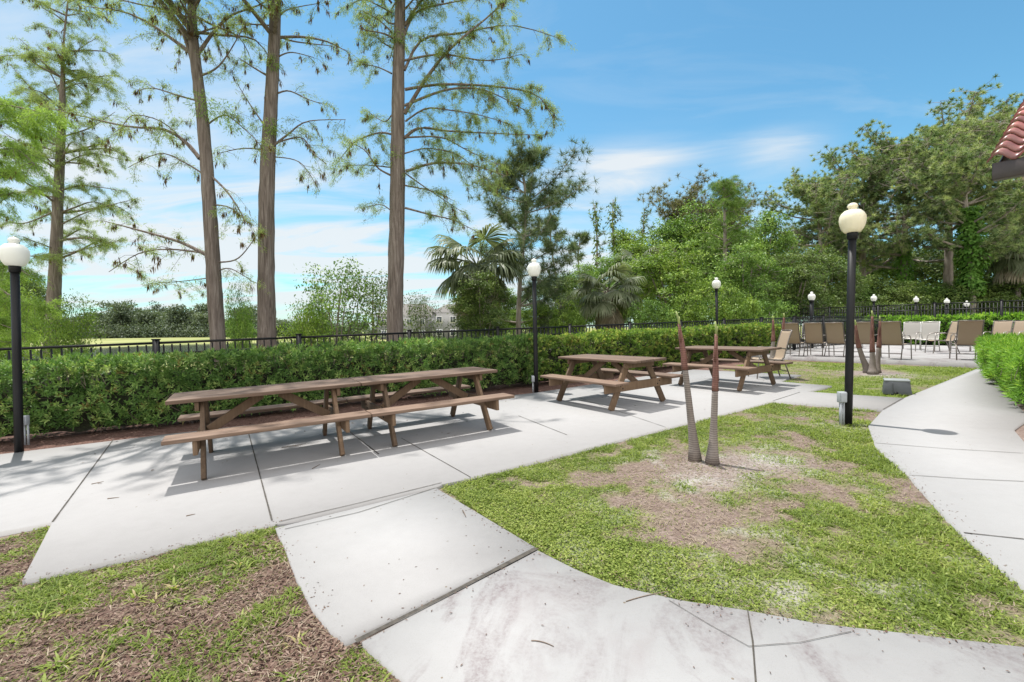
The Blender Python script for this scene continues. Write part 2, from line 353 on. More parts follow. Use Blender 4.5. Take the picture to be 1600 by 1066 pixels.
M['mulch'] = leaf_mat('mulch_chips', (.06, .035, .026), (.15, .095, .072), (.31, .23, .185), .0, 3.0, .9)
def palm_bark(name, a, b, c, ring=True):
    t = Mt(name); w = t.N.new('ShaderNodeTexWave'); w.bands_direction = 'Z'; w.inputs['Scale'].default_value = 15; w.inputs['Distortion'].default_value = 2.5; w.inputs['Detail'].default_value = 3
    t.L.new(t.tc.outputs['Object'], w.inputs['Vector']); n = t.noise(14, 5, .6, t.vec((1, 1, .35)))
    k = t.ramp(t.math('ADD', t.math('MULTIPLY', w.outputs['Fac'], .34 if ring else .12), t.math('MULTIPLY', n, .6)), [(.25, a), (.5, b), (.8, c)])
    t.bump(w.outputs['Fac'], .22 if ring else .1, .006); return t.col(k, .75, 0, .3)
M['palm_trunk'] = palm_bark('ringed_palm_bark', (.13, .108, .096), (.2, .17, .152), (.27, .235, .21))
M['sheath'] = palm_bark('dry_red_sheath', (.1, .045, .036), (.22, .11, .088), (.38, .25, .19), False)
M['stub'] = plain('green_petiole', (.22, .26, .08), .6, 0, .3)
def tile_mat():
    t = Mt('clay_tiles'); n = t.noise(6, 6, .6); p = t.attr('rnd')
    k = t.ramp(n, [(.3, (.17, .05, .045)), (.55, (.27, .1, .088)), (.75, (.4, .22, .19))]); k = t.mix(1.0, k, t.ramp(p, [(0, (.6, .55, .55)), (1, (1.35, 1.25, 1.2))]), 'MULTIPLY')
    t.bump(t.noise(60, 3), .2, .004); return t.col(k, .36, 0, .6)
M['tile'] = tile_mat(); M['fascia'] = plain('dark_brown_gutter', (.05, .036, .033), .4, 0, .2); M['cream'] = plain('cream_stucco', (.68, .58, .45), .85, 0, .08, 3, .3)
M['wallgrey'] = plain('grey_siding', (.22, .22, .22), .8, 0, .08); M['roofgrey'] = plain('grey_shingles', (.12, .11, .1), .9, 0, .2); M['white'] = plain('white_trim', (.75, .75, .73), .6, 0, .05)
M['pane'] = plain('dark_pane', (.05, .06, .07), .1, 0, .2)
def water_mat():
    t = Mt('pond_water'); n = t.noise(.6, 5, .6, t.vec((1, 1, 1))); t.bump(n, .15, .05); return t.col((.035, .045, .04), .08, 0, .5)
def ground_mat():
    t = Mt('ground_soil'); gn, sd, mu, fl = t.attr('green'), t.attr('sand'), t.attr('mulch'), t.attr('field')
    n1, n2, n3 = t.noise(38, 6, .7), t.noise(6, 6, .65), t.noise(150, 3, .7)
    soil = t.ramp(t.math('ADD', t.math('MULTIPLY', n1, .65), t.math('MULTIPLY', n2, .35)), [(.3, (.09, .06, .048)), (.5, (.18, .135, .115)), (.7, (.28, .23, .2))])
    gcol = t.ramp(t.math('ADD', t.math('MULTIPLY', n1, .5), t.math('MULTIPLY', n2, .5)), [(.32, (.05, .075, .015)), (.5, (.12, .165, .03)), (.68, (.24, .25, .07))])
    c = t.mix(gn, soil, gcol)
    sand = t.ramp(n3, [(.3, (.28, .26, .245)), (.7, (.42, .4, .385))]); c = t.mix(t.math('MULTIPLY', sd, t.ramp(n1, [(.35, (.1, .1, .1)), (.55, (1, 1, 1))])), c, sand)
    mc = t.ramp(n1, [(.3, (.05, .028, .022)), (.55, (.13, .075, .06)), (.72, (.24, .16, .13))]); c = t.mix(mu, c, mc)
    n4 = t.noise(.06, 5, .6); f2 = t.ramp(n4, [(.35, (.16, .18, .06)), (.6, (.25, .255, .1)), (.75, (.34, .31, .17))]); c = t.mix(fl, c, f2)
    t.bump(t.math('ADD', n1, n3), .6, .02); return t.col(c, .95, 0, .15)
M['ground'] = ground_mat(); M['water'] = water_mat()

# ------------------------------------------------------------------ plan of the terrace (points on the ground)
def g2(*pts): return [tuple(gr(*p)[:2]) for p in pts]
PATIO = [(-14., -4.2), (-14., -1.5)] if False else None
pj = g2((82, 816))[0]
patio = [(-13.5, -2.65), pj] + g2((35, 907), (430, 818), (690, 757), (1207, 627)) + g2((1380, 640), (1412, 622), (1260, 612), (1300, 603), (1216, 596), (1252, 586)) + [(4.7, 11.8), (.45, 8.75), (-4.86, 6.2), (-6.6, 5.25), (-13.5, 1.2)]
right_path = g2((1380, 640), (1357, 665), (1368, 697), (1420, 742), (1500, 830), (1600, 915)) + [(2.3, 1.3), (2.6, .2), (6.2, .2), (5.0, 2.6)] + g2((1600, 690), (1583, 670)) + [(6.2, 5.35), (7.9, 7.2), (10.2, 9.6), (11.6, 9.9), (11.05, 10.42)] + g2((1412, 622))
link_slab = g2((430, 824), (444, 850), (463, 900), (490, 950), (515, 980), (540, 1000), (838, 855), (682, 762))
front_path = g2((565, 1000), (838, 857), (900, 888), (960, 912), (1060, 935), (1160, 950), (1280, 972), (1400, 985), (1600, 1008)) + [(2.3, 1.28), (2.6, .2), (-.2, .2), (-.3, 1.2)] + g2((640, 1066))
left_path = [(-13.5, -2.65), (-13.5, -1.0)]
FD = np.array((math.cos(rad(30.2)), math.sin(rad(30.2)))); FN = np.array((-FD[1], FD[0]))       # along the fence, and away beyond it
FO = np.array((-.35, 10.62))                                                                  # a point of the fence
def slab(name, poly, mat, top=0.0, th=.11, flat=None):
    mb = MB(); n = len(poly)
    z = [(G(*p) if flat is None else flat)+top for p in poly]
    V = [(p[0], p[1], zz) for p, zz in zip(poly, z)]+[(p[0], p[1], zz-th) for p, zz in zip(poly, z)]
    a = sum(poly[i][0]*poly[(i+1) % n][1]-poly[(i+1) % n][0]*poly[i][1] for i in range(n))
    F = [list(range(n)) if a > 0 else list(range(n))[::-1]]
    s = [[i, n+i, n+(i+1) % n, (i+1) % n] if a > 0 else [i, (i+1) % n, n+(i+1) % n, n+i] for i in range(n)]
    mb.add(V, [np.array(F), np.array(s)])
    o = mb.build(name, mat); tag(o, kind='structure'); 
    import bmesh
    bm = bmesh.new(); bm.from_mesh(o.data); bmesh.ops.triangulate(bm, faces=[f for f in bm.faces if len(f.verts) > 4]); bm.to_mesh(o.data); bm.free()
    return o
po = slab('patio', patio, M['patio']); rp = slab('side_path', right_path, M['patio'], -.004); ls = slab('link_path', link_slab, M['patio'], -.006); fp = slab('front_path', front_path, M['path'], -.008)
deck_poly = [tuple(gr(1219, 560)[:2]), tuple(gr(1533, 570)[:2]), (14, 9.5), (30, 12), (34, 30), (16.8, 29), (9.4, 18.2), (7.2, 15)]
DECK = .385
slab('pool_deck', deck_poly, M['deck'], 0, .16, DECK)
def groove(parent, pts, w, top):
    mb = MB(); rng = R(int(abs(pts[0][0])*1000) % 997); P = []
    for a, b in zip(pts[:-1], pts[1:]):
        a, b = np.array(a), np.array(b); m = max(2, int(np.linalg.norm(b-a)/.12))
        for i in range(m): P.append(a+(b-a)*i/m)
    P.append(np.array(pts[-1])); P = np.array(P); T = nrm(np.gradient(P, axis=0)); S = np.stack([-T[:, 1], T[:, 0]], 1)
    ww = w*(.75+.5*rng.rand(len(P)))[:, None]/2; A, B = P+S*ww, P-S*ww
    V = np.array([(p[0], p[1], G(*p)+top) for pr in zip(A, B) for p in pr]); i = np.arange(len(P)-1)[:, None]*2
    mb.add(V, i+np.array([[0, 1, 3, 2]])); o = mb.build('joint', M['joint'], parent); return o
for a, b, w in (((82, 816), (178, 686), .011), ((425, 814), (386, 668), .010), ((592, 710), (520, 655), .012), ((735, 746), (627, 685), .008), ((886, 680), (810, 650), .008), ((1040, 668), (905, 622), .007)):
    groove(po, g2(a, b), w, .004)
groove(po, g2((436, 816), (560, 787), (690, 755)), .008, .005); groove(po, g2((1207, 627), (1250, 613)), .01, .004)
groove(ls, g2((445, 826), (560, 800), (680, 762)), .006, -.002)
groove(fp, g2((556, 1001), (700, 928), (838, 856)), .026, -.002)
groove(fp, g2((1168, 951), (1176, 1000), (1181, 1066)), .006, -.004); groove(fp, g2((1045, 936), (1110, 975), (1170, 1008), (1250, 1002), (1330, 985)), .0026, -.004)
groove(rp, g2((1368, 692), (1480, 701), (1599, 708)), .007, 0); groove(rp, g2((1420, 742), (1510, 748), (1600, 752)), .006, 0); groove(rp, g2((1506, 832), (1600, 842)), .009, 0)
groove(rp, g2((1380, 640), (1412, 622)), .01, .005)
LAWN_A = g2((690, 757), (1207, 627), (1380, 640), (1357, 665), (1368, 697), (1420, 742), (1500, 830), (1600, 915)) + [(2.3, 1.3)] + g2((1600, 1008), (1400, 985), (1160, 950), (960, 912), (838, 855))
LAWN_L = [(-6, -.2)] + [pj] + g2((35, 907), (430, 818), (444, 850), (463, 900), (490, 950), (540, 1000), (565, 1000), (640, 1066)) + [(-.3, .6), (-6, .6)]
LAWN_B = g2((1412, 622), (1260, 612), (1300, 603), (1216, 596), (1252, 586)) + [(5.4, 11.6), (7.9, 14.0)] + g2((1219, 562), (1533, 571))
SLABS = [patio, right_path, link_slab, front_path]

# masks shared by the soil, the grass and the litter
PALM_A, PALM_B, PALM_C = gr(1098, 718), gr(1360, 580), gr(1212, 566)
def masks(x, y):
    inA, inL, inB = inpoly(x, y, LAWN_A), inpoly(x, y, LAWN_L), inpoly(x, y, LAWN_B)
    n = vnoise(x*1.5, y*1.5, 3, 5); n2 = vnoise(x*5, y*5, 8, 4)
    g = np.zeros_like(x)
    dP = np.hypot((x-PALM_A[0]-.1)/1.0, (y-PALM_A[1]+.12)/.85)
    e = np.minimum.reduce([segdist(x, y, LAWN_A[0], LAWN_A[1]), segdist(x, y, LAWN_A[-1], LAWN_A[0])*.9, segdist(x, y, LAWN_A[3], LAWN_A[5])*.7+.15, segdist(x, y, (1.6, 1.95), (2.4, 2.5))])
    ga = .42+.42*np.exp(-(segdist(x, y, LAWN_A[-1], LAWN_A[0])/.75)**2)+.45*np.exp(-(e/.42)**2)+1.2*(n-.5)+2.1*(n2-.5)-.62*np.exp(-(dP/.46)**2)-.2*np.exp(-(np.hypot(x-.95, y-3.25)/.55)**2)
    g = np.where(inA, ga, g)
    el = segdist(x, y, LAWN_L[2], LAWN_L[3]); er = segdist(x, y, LAWN_L[3], LAWN_L[7])
    gl = .34+.4*np.exp(-(el/.3)**2)+.38*np.exp(-(er/.4)**2)+1.5*(n-.5)+2.4*(n2-.5)
    g = np.where(inL, gl, g)
    gb = .62+1.2*(n-.5)+.8*(n2-.5)-.9*np.exp(-(np.hypot(x-PALM_B[0], y-PALM_B[1])/.6)**2); g = np.where(inB, gb, g)
    g = np.clip(g*1.5-.15, 0, 1)
    sand = .95*np.exp(-(np.hypot((x-PALM_A[0]-.45)/1.1, (y-PALM_A[1]+.05)/.7)/.45)**2)+.75*np.exp(-(np.hypot(x-PALM_A[0]+.1, y-PALM_A[1]+.45)/.28)**2)
    sand += .5*np.exp(-(np.hypot((x-1.3)/1.6, y-2.1)/.13)**2)+.85*np.exp(-(np.hypot(x+2.95, y-2.25)/.3)**2)+.6*np.exp(-(np.hypot(x-PALM_B[0], y-PALM_B[1]+.3)/.6)**2)+.6*np.exp(-(np.hypot(x-4.0, y-5.3)/.3)**2)
    sand += .4*(n2 > .585)*(inA | inL)
    sand = np.clip(sand*(.35+1.3*n2), 0, 1)
    u = (x-FO[0])*FN[0]+(y-FO[1])*FN[1]; s = (x-FO[0])*FD[0]+(y-FO[1])*FD[1]
    mul = np.where(inL, np.clip(.75-.9*(n-.4), 0, 1), 0); mul = np.where((u > -3.4) & (u < 1.2) & ~inB, 1, mul); mul = np.where(inA, .25*np.clip((n-.45)*4, 0, 1), mul)
    return g, sand, np.clip(mul, 0, 1), u
# ------------------------------------------------------------------ ground: one sheet out to the horizon
def axis(lo, hi, step, far, grow=1.16):
    a = list(np.arange(lo, hi+1e-6, step)); s = step
    while a[-1] < far: s *= grow; a.append(a[-1]+s)
    s = step; b = [lo]
    while b[-1] > -far: s *= grow; b.append(b[-1]-s)
    return np.array(b[:0:-1]+a)
POND_Z = -1.25
def terrain(x, y):
    xc, yc = np.clip(x, -14, 14), np.clip(y, -4, 17)
    zp = np.minimum(SX*xc+SY*yc, .31)-.035
    u = (x-FO[0])*FN[0]+(y-FO[1])*FN[1]
    ang = x/np.maximum(y, 1)
    left = 1-sstep(-.2, .35, ang)
    z = zp*(1-sstep(1.5, 30, u))+sstep(1.5, 30, u)*(-.95*left+.0*(1-left))
    # basin of the pond
    pd = np.hypot((x+47)/30, (y-78)/34); z = z-1.6*(1-sstep(.75, 1.12, pd))*1
    far = np.hypot(x, y); z = z+sstep(120, 230, far)*.35*left+sstep(300, 1200, far)*2
    z = z+.02*(vnoise(x*.8, y*.8, 21, 3)-.5)*(u < 30)+.35*(vnoise(x*.05, y*.05, 22, 3)-.5)*sstep(3, 25, u)
    return z
def make_ground():
    xs, ys = axis(-6.5, 9.5, .05, 1500), axis(.8, 9.5, .05, 1500); X, Y = np.meshgrid(xs, ys); x, y = X.ravel(), Y.ravel()
    g, sa, mu, u = masks(x, y); Z = terrain(x, y)
    far = np.zeros_like(x); far = np.where((u > 1.2) | (x > 16) | (y < -3) | (x < -14), 1., far)
    near = (x > -6.4) & (x < 9.4) & (y > .9) & (y < 9.4)
    Z = Z+np.where(near, .016*(vnoise(x*9, y*9, 33, 3)-.5), 0)
    me = bpy.data.meshes.new('ground'); me.vertices.add(len(x)); me.vertices.foreach_set('co', np.stack([x, y, Z], 1).astype(np.float32).ravel())
    nx, ny = len(xs), len(ys); i = (np.arange(ny-1)[:, None]*nx+np.arange(nx-1)[None]).ravel(); F = np.stack([i, i+1, i+nx+1, i+nx], 1)
    me.loops.add(F.size); me.loops.foreach_set('vertex_index', F.ravel().astype(np.int32)); me.polygons.add(len(F)); me.polygons.foreach_set('loop_start', (np.arange(len(F))*4).astype(np.int32))
    me.polygons.foreach_set('use_smooth', np.ones(len(F), bool)); me.update(calc_edges=True)
    for nm, a in (('green', g), ('sand', sa), ('mulch', mu), ('field', far)):
        t = me.attributes.new(nm, 'FLOAT', 'POINT'); t.data.foreach_set('value', a.astype(np.float32))
    me.materials.append(M['ground']); o = bpy.data.objects.new('ground', me); COL.objects.link(o); tag(o, kind='structure')
make_ground()
def pond():
    mb = MB(); an = np.linspace(0, 2*math.pi, 64, endpoint=False); V = [(-47+36*math.cos(a), 78+40*math.sin(a), POND_Z) for a in an]
    mb.add(V, np.arange(64)[None]); tag(mb.build('pond', M['water']), kind='structure')
pond()

# ------------------------------------------------------------------ grass, thatch, mulch
def scatter(poly, n, rng, vis=True):
    p = np.array(poly); lo, hi = p.min(0), p.max(0); x, y = rng.uniform(lo[0], hi[0], n), rng.uniform(lo[1], hi[1], n)
    k = inpoly(x, y, poly)
    if vis: k &= (np.abs(x) < 1.25*y+.3) & (y > 1.15)
    return x[k], y[k]
def ground_z(x, y): return terrain(x, y)
def make_grass():
    rng = R(11); mb = MB(); th = MB(); mu = MB()
    for poly, n, n_th, n_mu in ((LAWN_A, 520000, 90000, 16000), (LAWN_L, 560000, 60000, 110000), (LAWN_B, 190000, 14000, 0)):
        x, y = scatter(poly, n, rng); g, sa, m, u = masks(x, y); d = np.hypot(x, y)
        keep = (rng.rand(len(x)) < np.maximum(g**1.5, .07)*np.clip(4.2/d, .25, 1)) & (rng.rand(len(x)) > sa*.8)
        x, y, g, d = x[keep], y[keep], g[keep], d[keep]; k = len(x)
        z = ground_z(x, y)-.004
        a = rng.rand(k)*6.283+vnoise(x*3, y*3, 40)*8; el = rng.uniform(.25, 1.15, k)
        D = np.stack([np.cos(a)*np.cos(el), np.sin(a)*np.cos(el), np.sin(el)], 1)
        L = rng.uniform(.014, .04, k)*(.55+.6*g)*np.clip(.75+.1*d, 1, 1.6)*(1+.5*(vnoise(x*2, y*2, 50) > .55)); W = rng.uniform(.003, .0065, k)*np.clip(.7+.12*d, 1, 2.2)
        mb.blades(np.stack([x, y, z], 1), D, L, W, .35, np.clip(rng.rand(k)*.75+.35*(vnoise(x*2.2, y*2.2, 60)-.35), 0, 1))
        x, y = scatter(poly, n_th, rng); g, sa, m, u = masks(x, y); keep = rng.rand(len(x)) < np.clip(.75-.55*g-.45*sa, .06, 1); x, y = x[keep], y[keep]; k = len(x)
        a = rng.rand(k)*6.283; el = rng.uniform(-.05, .3, k)
        th.blades(np.stack([x, y, ground_z(x, y)+.004+.008*rng.rand(k)], 1), np.stack([np.cos(a)*np.cos(el), np.sin(a)*np.cos(el), np.sin(el)], 1), rng.uniform(.025, .075, k), rng.uniform(.0018, .004, k), .12, rng.rand(k))
        if n_mu:
            x, y = scatter(poly, n_mu, rng); g, sa, m, u = masks(x, y); keep = rng.rand(len(x)) < np.clip(m*1.1-.5*sa, 0, 1); x, y = x[keep], y[keep]; k = len(x)
            a = rng.rand(k)*6.283; el = rng.uniform(-.25, .35, k); P = np.stack([x, y, ground_z(x, y)+.005+.008*rng.rand(k)], 1)
            D = np.stack([np.cos(a)*np.cos(el), np.sin(a)*np.cos(el), np.sin(el)], 1); Nn = nrm(np.stack([rng.randn(k)*.5, rng.randn(k)*.5, np.ones(k)], 1))
            mu.leaves(P, D, Nn, rng.uniform(.012, .04, k), rng.uniform(.004, .013, k), rng.rand(k), .5)
    # low round leaved ground cover at the corner of the near lawn
    x, y = scatter(LAWN_A, 230000, rng); g = masks(x, y)[0]; e = segdist(x, y, LAWN_A[-1], LAWN_A[0]); keep = rng.rand(len(x)) < g*np.clip(1.25*np.exp(-(e/.75)**2)+.12, 0, 1); x, y = x[keep], y[keep]; k = len(x); a = rng.rand(k)*6.283
    mb.leaves(np.stack([x, y, ground_z(x, y)+rng.uniform(.006, .034, k)], 1), np.stack([np.cos(a), np.sin(a), rng.randn(k)*.25], 1), nrm(np.stack([rng.randn(k)*.4, rng.randn(k)*.4, np.ones(k)], 1)), rng.uniform(.01, .02, k), rng.uniform(.008, .015, k), np.clip(.35+.6*rng.rand(k), 0, 1), .5)
    # broad weed tufts in the bare ground
    x, y = scatter(LAWN_L, 2600, rng); g = masks(x, y)[0]; keep = rng.rand(len(x)) < .12+.35*g; x, y = x[keep], y[keep]
    for xx, yy in zip(x, y):
        k = rng.randint(9, 24); a = rng.rand(k)*6.283; el = rng.uniform(.15, 1.0, k); r = rng.rand(k)*.03
        P = np.stack([xx+r*np.cos(a), yy+r*np.sin(a), np.full(k, float(ground_z(np.array([xx]), np.array([yy]))[0]))], 1)
        mb.blades(P, np.stack([np.cos(a)*np.cos(el), np.sin(a)*np.cos(el), np.sin(el)], 1), rng.uniform(.03, .075, k), rng.uniform(.006, .012, k), .35, np.clip(rng.uniform(.35, .95)+rng.randn(k)*.1, 0, 1))
    # mulch strip under the hedge
    strip = [(-9.5, 3.6), (-6.6, 5.25), (-4.86, 6.2), (.45, 8.75), (4.7, 11.8), (4.2, 12.5), (.2, 10), (-7, 6.6), (-10, 5)]
    x, y = scatter(strip, 16000, rng); k = len(x); a = rng.rand(k)*6.283; el = rng.uniform(-.2, .4, k)
    mu.leaves(np.stack([x, y, ground_z(x, y)+.01+.01*rng.rand(k)], 1), np.stack([np.cos(a)*np.cos(el), np.sin(a)*np.cos(el), np.sin(el)], 1), nrm(np.stack([rng.randn(k)*.5, rng.randn(k)*.5, np.ones(k)], 1)), rng.uniform(.02, .06, k), rng.uniform(.008, .018, k), rng.rand(k)*.7, .5)
    tag(mb.build('grass', M['grass'], attr=True), 'patchy green grass between the concrete paths', 'grass', kind='stuff')
    tag(th.build('dry_thatch', M['thatch'], attr=True), 'dry straw coloured grass litter lying in the lawn', 'dry grass', kind='stuff')
    tag(mu.build('bark_mulch', M['mulch'], attr=True), 'brown mulch chips on the bare ground and under the hedge', 'mulch', kind='stuff')
make_grass()
def litter():
    rng = R(19); mb = MB(); x, y = scatter(patio, 2600, rng); s = (x-FO[0])*FN[0]+(y-FO[1])*FN[1]
    keep = rng.rand(len(x)) < .03+.4*np.exp(-((s+2.6)/1.3)**2); x, y = x[keep], y[keep]; k = len(x); a = rng.rand(k)*6.283
    P = np.stack([x, y, G(x, y)+.006], 1); D = np.stack([np.cos(a), np.sin(a), np.full(k, .08)], 1)
    mb.leaves(P, D, nrm(np.stack([rng.randn(k)*.3, rng.randn(k)*.3, np.ones(k)], 1)), rng.uniform(.02, .07, k), rng.uniform(.006, .022, k), rng.rand(k)*.8)
    for a, b, n in ((patio[1], patio[2], 45), (patio[2], patio[3], 110), (patio[4], patio[5], 200), (link_slab[0], link_slab[5], 60), (link_slab[6], link_slab[7], 90), (front_path[1], front_path[4], 90), (front_path[4], front_path[8], 120), (right_path[1], right_path[3], 70), (right_path[3], right_path[5], 90), (front_path[0], front_path[1], 70), (LAWN_A[1], LAWN_A[2], 60)):
        a, b = np.array(a), np.array(b); t = rng.rand(n)[:, None]; p = a+(b-a)*t+rng.randn(n, 2)*.035; ag = rng.rand(n)*6.283
        mb.leaves(np.stack([p[:, 0], p[:, 1], G(p[:, 0], p[:, 1])+(.003 if inpoly(p[:1, 0], p[:1, 1], patio)[0] else -.004)], 1), np.stack([np.cos(ag), np.sin(ag), np.full(n, .05)], 1), nrm(np.stack([rng.randn(n)*.3, rng.randn(n)*.3, np.ones(n)], 1)), rng.uniform(.006, .022, n), rng.uniform(.003, .009, n), rng.rand(n)*.8)
    for poly, n in ((link_slab, 60), (front_path, 140)):
        x, y = scatter(poly, n, rng); k = len(x); a = rng.rand(k)*6.283
        mb.leaves(np.stack([x, y, G(x, y)-.005], 1), np.stack([np.cos(a), np.sin(a), np.full(k, .1)], 1), np.tile([[0, 0, 1.]], (k, 1)), rng.uniform(.008, .02, k), rng.uniform(.004, .008, k), rng.rand(k)*.7)
    tag(mb.build('leaf_litter', M['mulch'], attr=True), 'small dead leaves and bits scattered over the concrete', 'leaf litter', kind='stuff')
    tw = [((143, 757), (162, 753), 'short dark twig on the far left slab of the patio'), ((168, 780), (186, 778), 'pale twig alone on the slab below the left table'), ((291, 807), (305, 804), 'small dark twig near the front edge of the patio'),
          ((440, 700), (478, 694), 'forked dark twig in the shadow under the left table'), ((488, 733), (500, 726), 'stubby brown twig just outside the table shadow'), ((723, 798), (728, 808), 'small upright looking twig on the slab beside the lawn corner'),
          ((978, 938), (1050, 922), 'curved dead palm strand on the stained and shade streaked front path by the lawn edge'), ((830, 999), (865, 1008), 'thin curved stem on the middle of the stained and shade streaked front path')]
    for i, (a, b, lab) in enumerate(tw):
        pa, pb = gr(*a), gr(*b); m = (pa+pb)/2+np.array((.0, .018 if i > 5 else .005, .002)); t = np.linspace(0, 1, 7)[:, None]
        P = (1-t)**2*pa+2*t*(1-t)*m+t*t*pb+np.array((0, 0, .003 if i < 6 else -.0055)); mb = MB(); mb.tube(P, np.linspace(.005 if i < 6 else .0025, .0018, 7), 5)
        if i in (0, 3): q = P[3]; mb.tube([q, q+np.array((.03, -.03, .004)), q+np.array((.07, -.035, .004))], [.003, .0025, .0015], 5)
        tag(mb.build('twig', M['twig']), lab, 'twig', 'twigs lying on the concrete')
litter()

# ------------------------------------------------------------------ picnic tables
def make_table():
    root = empty('picnic_table', (0, 0, 0), 'x', 'picnic table', 'wooden picnic tables on the patio')
    rng = R(2); W = .138
    mb = MB()
    for k in range(5): mb.box(((rng.rand()-.5)*.012, (k-2)*(W+.007), .72+(rng.rand()-.5)*.003), (1.79, W, .038), rnd=rng.rand())
    mb.build('tabletop', M['top_wood'], root, bevel=.006, attr=True)
    for s in (-1, 1):
        mb = MB()
        for k in (-.5, .5): mb.box(((rng.rand()-.5)*.01, s*.635+k*(W+.006), .42), (1.79, W, .038), rnd=rng.rand())
        mb.build('seat', M['top_wood'], root, bevel=.008, attr=True)
    for sx in (-1, 1):
        x = sx*.615
        for s in (-1, 1):
            mb = MB(); mb.beam((x, s*.6, .0), (x, s*.21, .7), .04, .10, (1, 0, 0), rng.rand()); mb.build('leg', M['leg_wood'], root, bevel=.004, attr=True)
        mb = MB(); xb = x+sx*.0405; mb.beam((xb, -.755, .335), (xb, .755, .335), .038, .13, (1, 0, 0), .6); bm_ = mb.build('seat_beam', M['leg_wood'], root, bevel=.005, attr=True)
        for s in (-1, 1):
            for dy in (-.02, .025):
                mb = MB(); mb.tube([(xb+sx*.018, s*(.415+dy), .335+dy), (xb+sx*.026, s*(.415+dy), .335+dy)], .011, 8); mb.build('bolt', M['black'], bm_)
        mb = MB(); xb = x+sx*.0415; mb.beam((xb, -.33, .653), (xb, .33, .653), .036, .088, (1, 0, 0), .4); mb.build('top_cleat', M['leg_wood'], root, bevel=.005, attr=True)
        mb = MB(); mb.beam((x-sx*.03, 0, .36), (sx*.09, 0, .675), .04, .09, (0, 1, 0), .5); mb.build('brace', M['leg_wood'], root, bevel=.004, attr=True)
    return root
TL = math.sqrt(1.6**2+.92**2)
tb = make_table()
tl = ['left picnic table of the end to end pair, nearest the left lamp post', 'right picnic table of the end to end pair, nearer the middle lamp post', 'picnic table with its end to us just right of the middle lamp post', 'farthest picnic table, behind the two bare palm trunks']
for i, (x, y, a) in enumerate(((-2.67, 4.97, 31.2), (-1.13, 5.90, 31.2), (1.63, 7.50, -57), (4.22, 8.83, -57))):
    o = tb if i == 0 else copy_tree(tb)
    o['label'] = tl[i]; n = Vector((-SX, -SY, 1)).normalized(); q = Vector((0, 0, 1)).rotation_difference(n)
    o.rotation_euler = (q.to_matrix().to_4x4() @ Matrix.Rotation(rad(a), 4, 'Z')).to_euler(); o.location = (x, y, G(x, y)+.005)

# ------------------------------------------------------------------ lamps
GLOBE = [(r*.94, z) for r, z in ((.075, 0), (.088, .004), (.118, .045), (.137, .095), (.145, .15), (.141, .195), (.12, .232), (.096, .254), (.09, .262), (.055, .27), (.046, .283), (.046, .292), (.056, .304), (.058, .318), (.048, .338), (.028, .352), (.004, .357))]
def make_lamp(px, py, top_px, label, gm, Y=None, zb=None, group='black post lamps with acorn globes', h=2.65, box=None, r=.043):
    if Y is None: p = gr(px, py)
    else: p = at(px, 500, Y); p[2] = zb
    root = empty('street_lamp', p, label, 'lamp', group)
    ph = h-.357-.02; t = at(*top_px, p[1]); lean = (t[0]-p[0])
    if Y is not None: lean = 0
    def X(z): return lean*z/h
    mb = MB(); mb.tube([(X(z), 0, z) for z in (-.06, .5, 1.2, ph)], [r, r, r*.98, r*.96], 16); mb.build('pole', M['black'], root, smooth=False)
    mb = MB(); mb.lathe([(r*1.0, -.06), (r*1.25, -.055), (r*1.3, .0), (r*1.3, .02), (r*1.08, .035)], (X(ph), 0, ph), 18); mb.build('fitter', M['black'], root, smooth=True)
    mb = MB(); mb.lathe(GLOBE[:10], (X(ph+.02), 0, ph+.021), 28); g = mb.build('globe', gm, root, smooth=True)
    mb = MB(); mb.lathe(GLOBE[9:], (X(ph+.02), 0, ph+.0212), 18); mb.build('finial', gm, g, smooth=True)
    return root
make_lamp(30, 706, (22, 370), 'post lamp with white globe at the left end of the hedge', M['globe_white'])
make_lamp(838, 611, (834, 405), 'post lamp standing before the hedge between the table pair and the next table', M['globe_white'])
make_lamp(1325, 660, (1333, 317), 'tallest looking post lamp with cream globe rising from the lawn beside the curved path', M['globe_cream'])
make_lamp(1121, 560, (1119, 434), 'post lamp behind the hedge above the farthest picnic table', M['globe_white'])
pl = ['pool lamp with round white globe, leftmost above the sling chairs', 'second pool lamp from left beyond the pool fence', 'third pool lamp from left, above the middle of the chair group', 'fourth pool lamp from left beyond the pool fence', 'smallest and farthest pool lamp, beside the dark wood']
for i, (px, ty, Y) in enumerate(((1268, 456, 18.5), (1365, 460, 23.5), (1431, 463, 27.), (1479, 466, 26.5), (1510, 470, 27.2))):
    tz = at(px, ty, Y)[2]; make_lamp(px, 0, (px, ty), pl[i], M['globe_white'], Y, DECK-.03 if Y < 35 else .3, 'small pool lamps in front of the wood', tz-(DECK-.03 if Y < 35 else .3), r=.05 if i else .075)
def post_box(px, py, hgt, label):
    p = gr(px, py); root = empty('electrical_box', p, label, 'electrical box', 'grey outlet boxes beside lamp posts')
    mb = MB(); mb.tube([(-.012, 0, -.05), (-.012, 0, hgt-.1)], .017, 10); mb.tube([(.03, .01, -.05), (.03, .01, hgt-.1)], .012, 10); mb.build('conduit', M['grey_pvc'], root)
    mb = MB(); mb.box((0, 0, hgt-.055), (.085, .06, .13)); b = mb.build('housing', M['grey_pvc'], root, bevel=.008)
    mb = MB(); mb.box((0, -.0365, hgt-.055), (.07, .012, .112)); mb.build('cover', M['grey_pvc'], b, bevel=.004)
post_box(1315, 661, .37, 'grey outlet box on conduit beside the lamp post in the lawn')
post_box(834, 611, .3, 'grey outlet box on conduit at the foot of the middle lamp post')
post_box(40, 692, .36, 'grey outlet box on conduit beside the left lamp post')

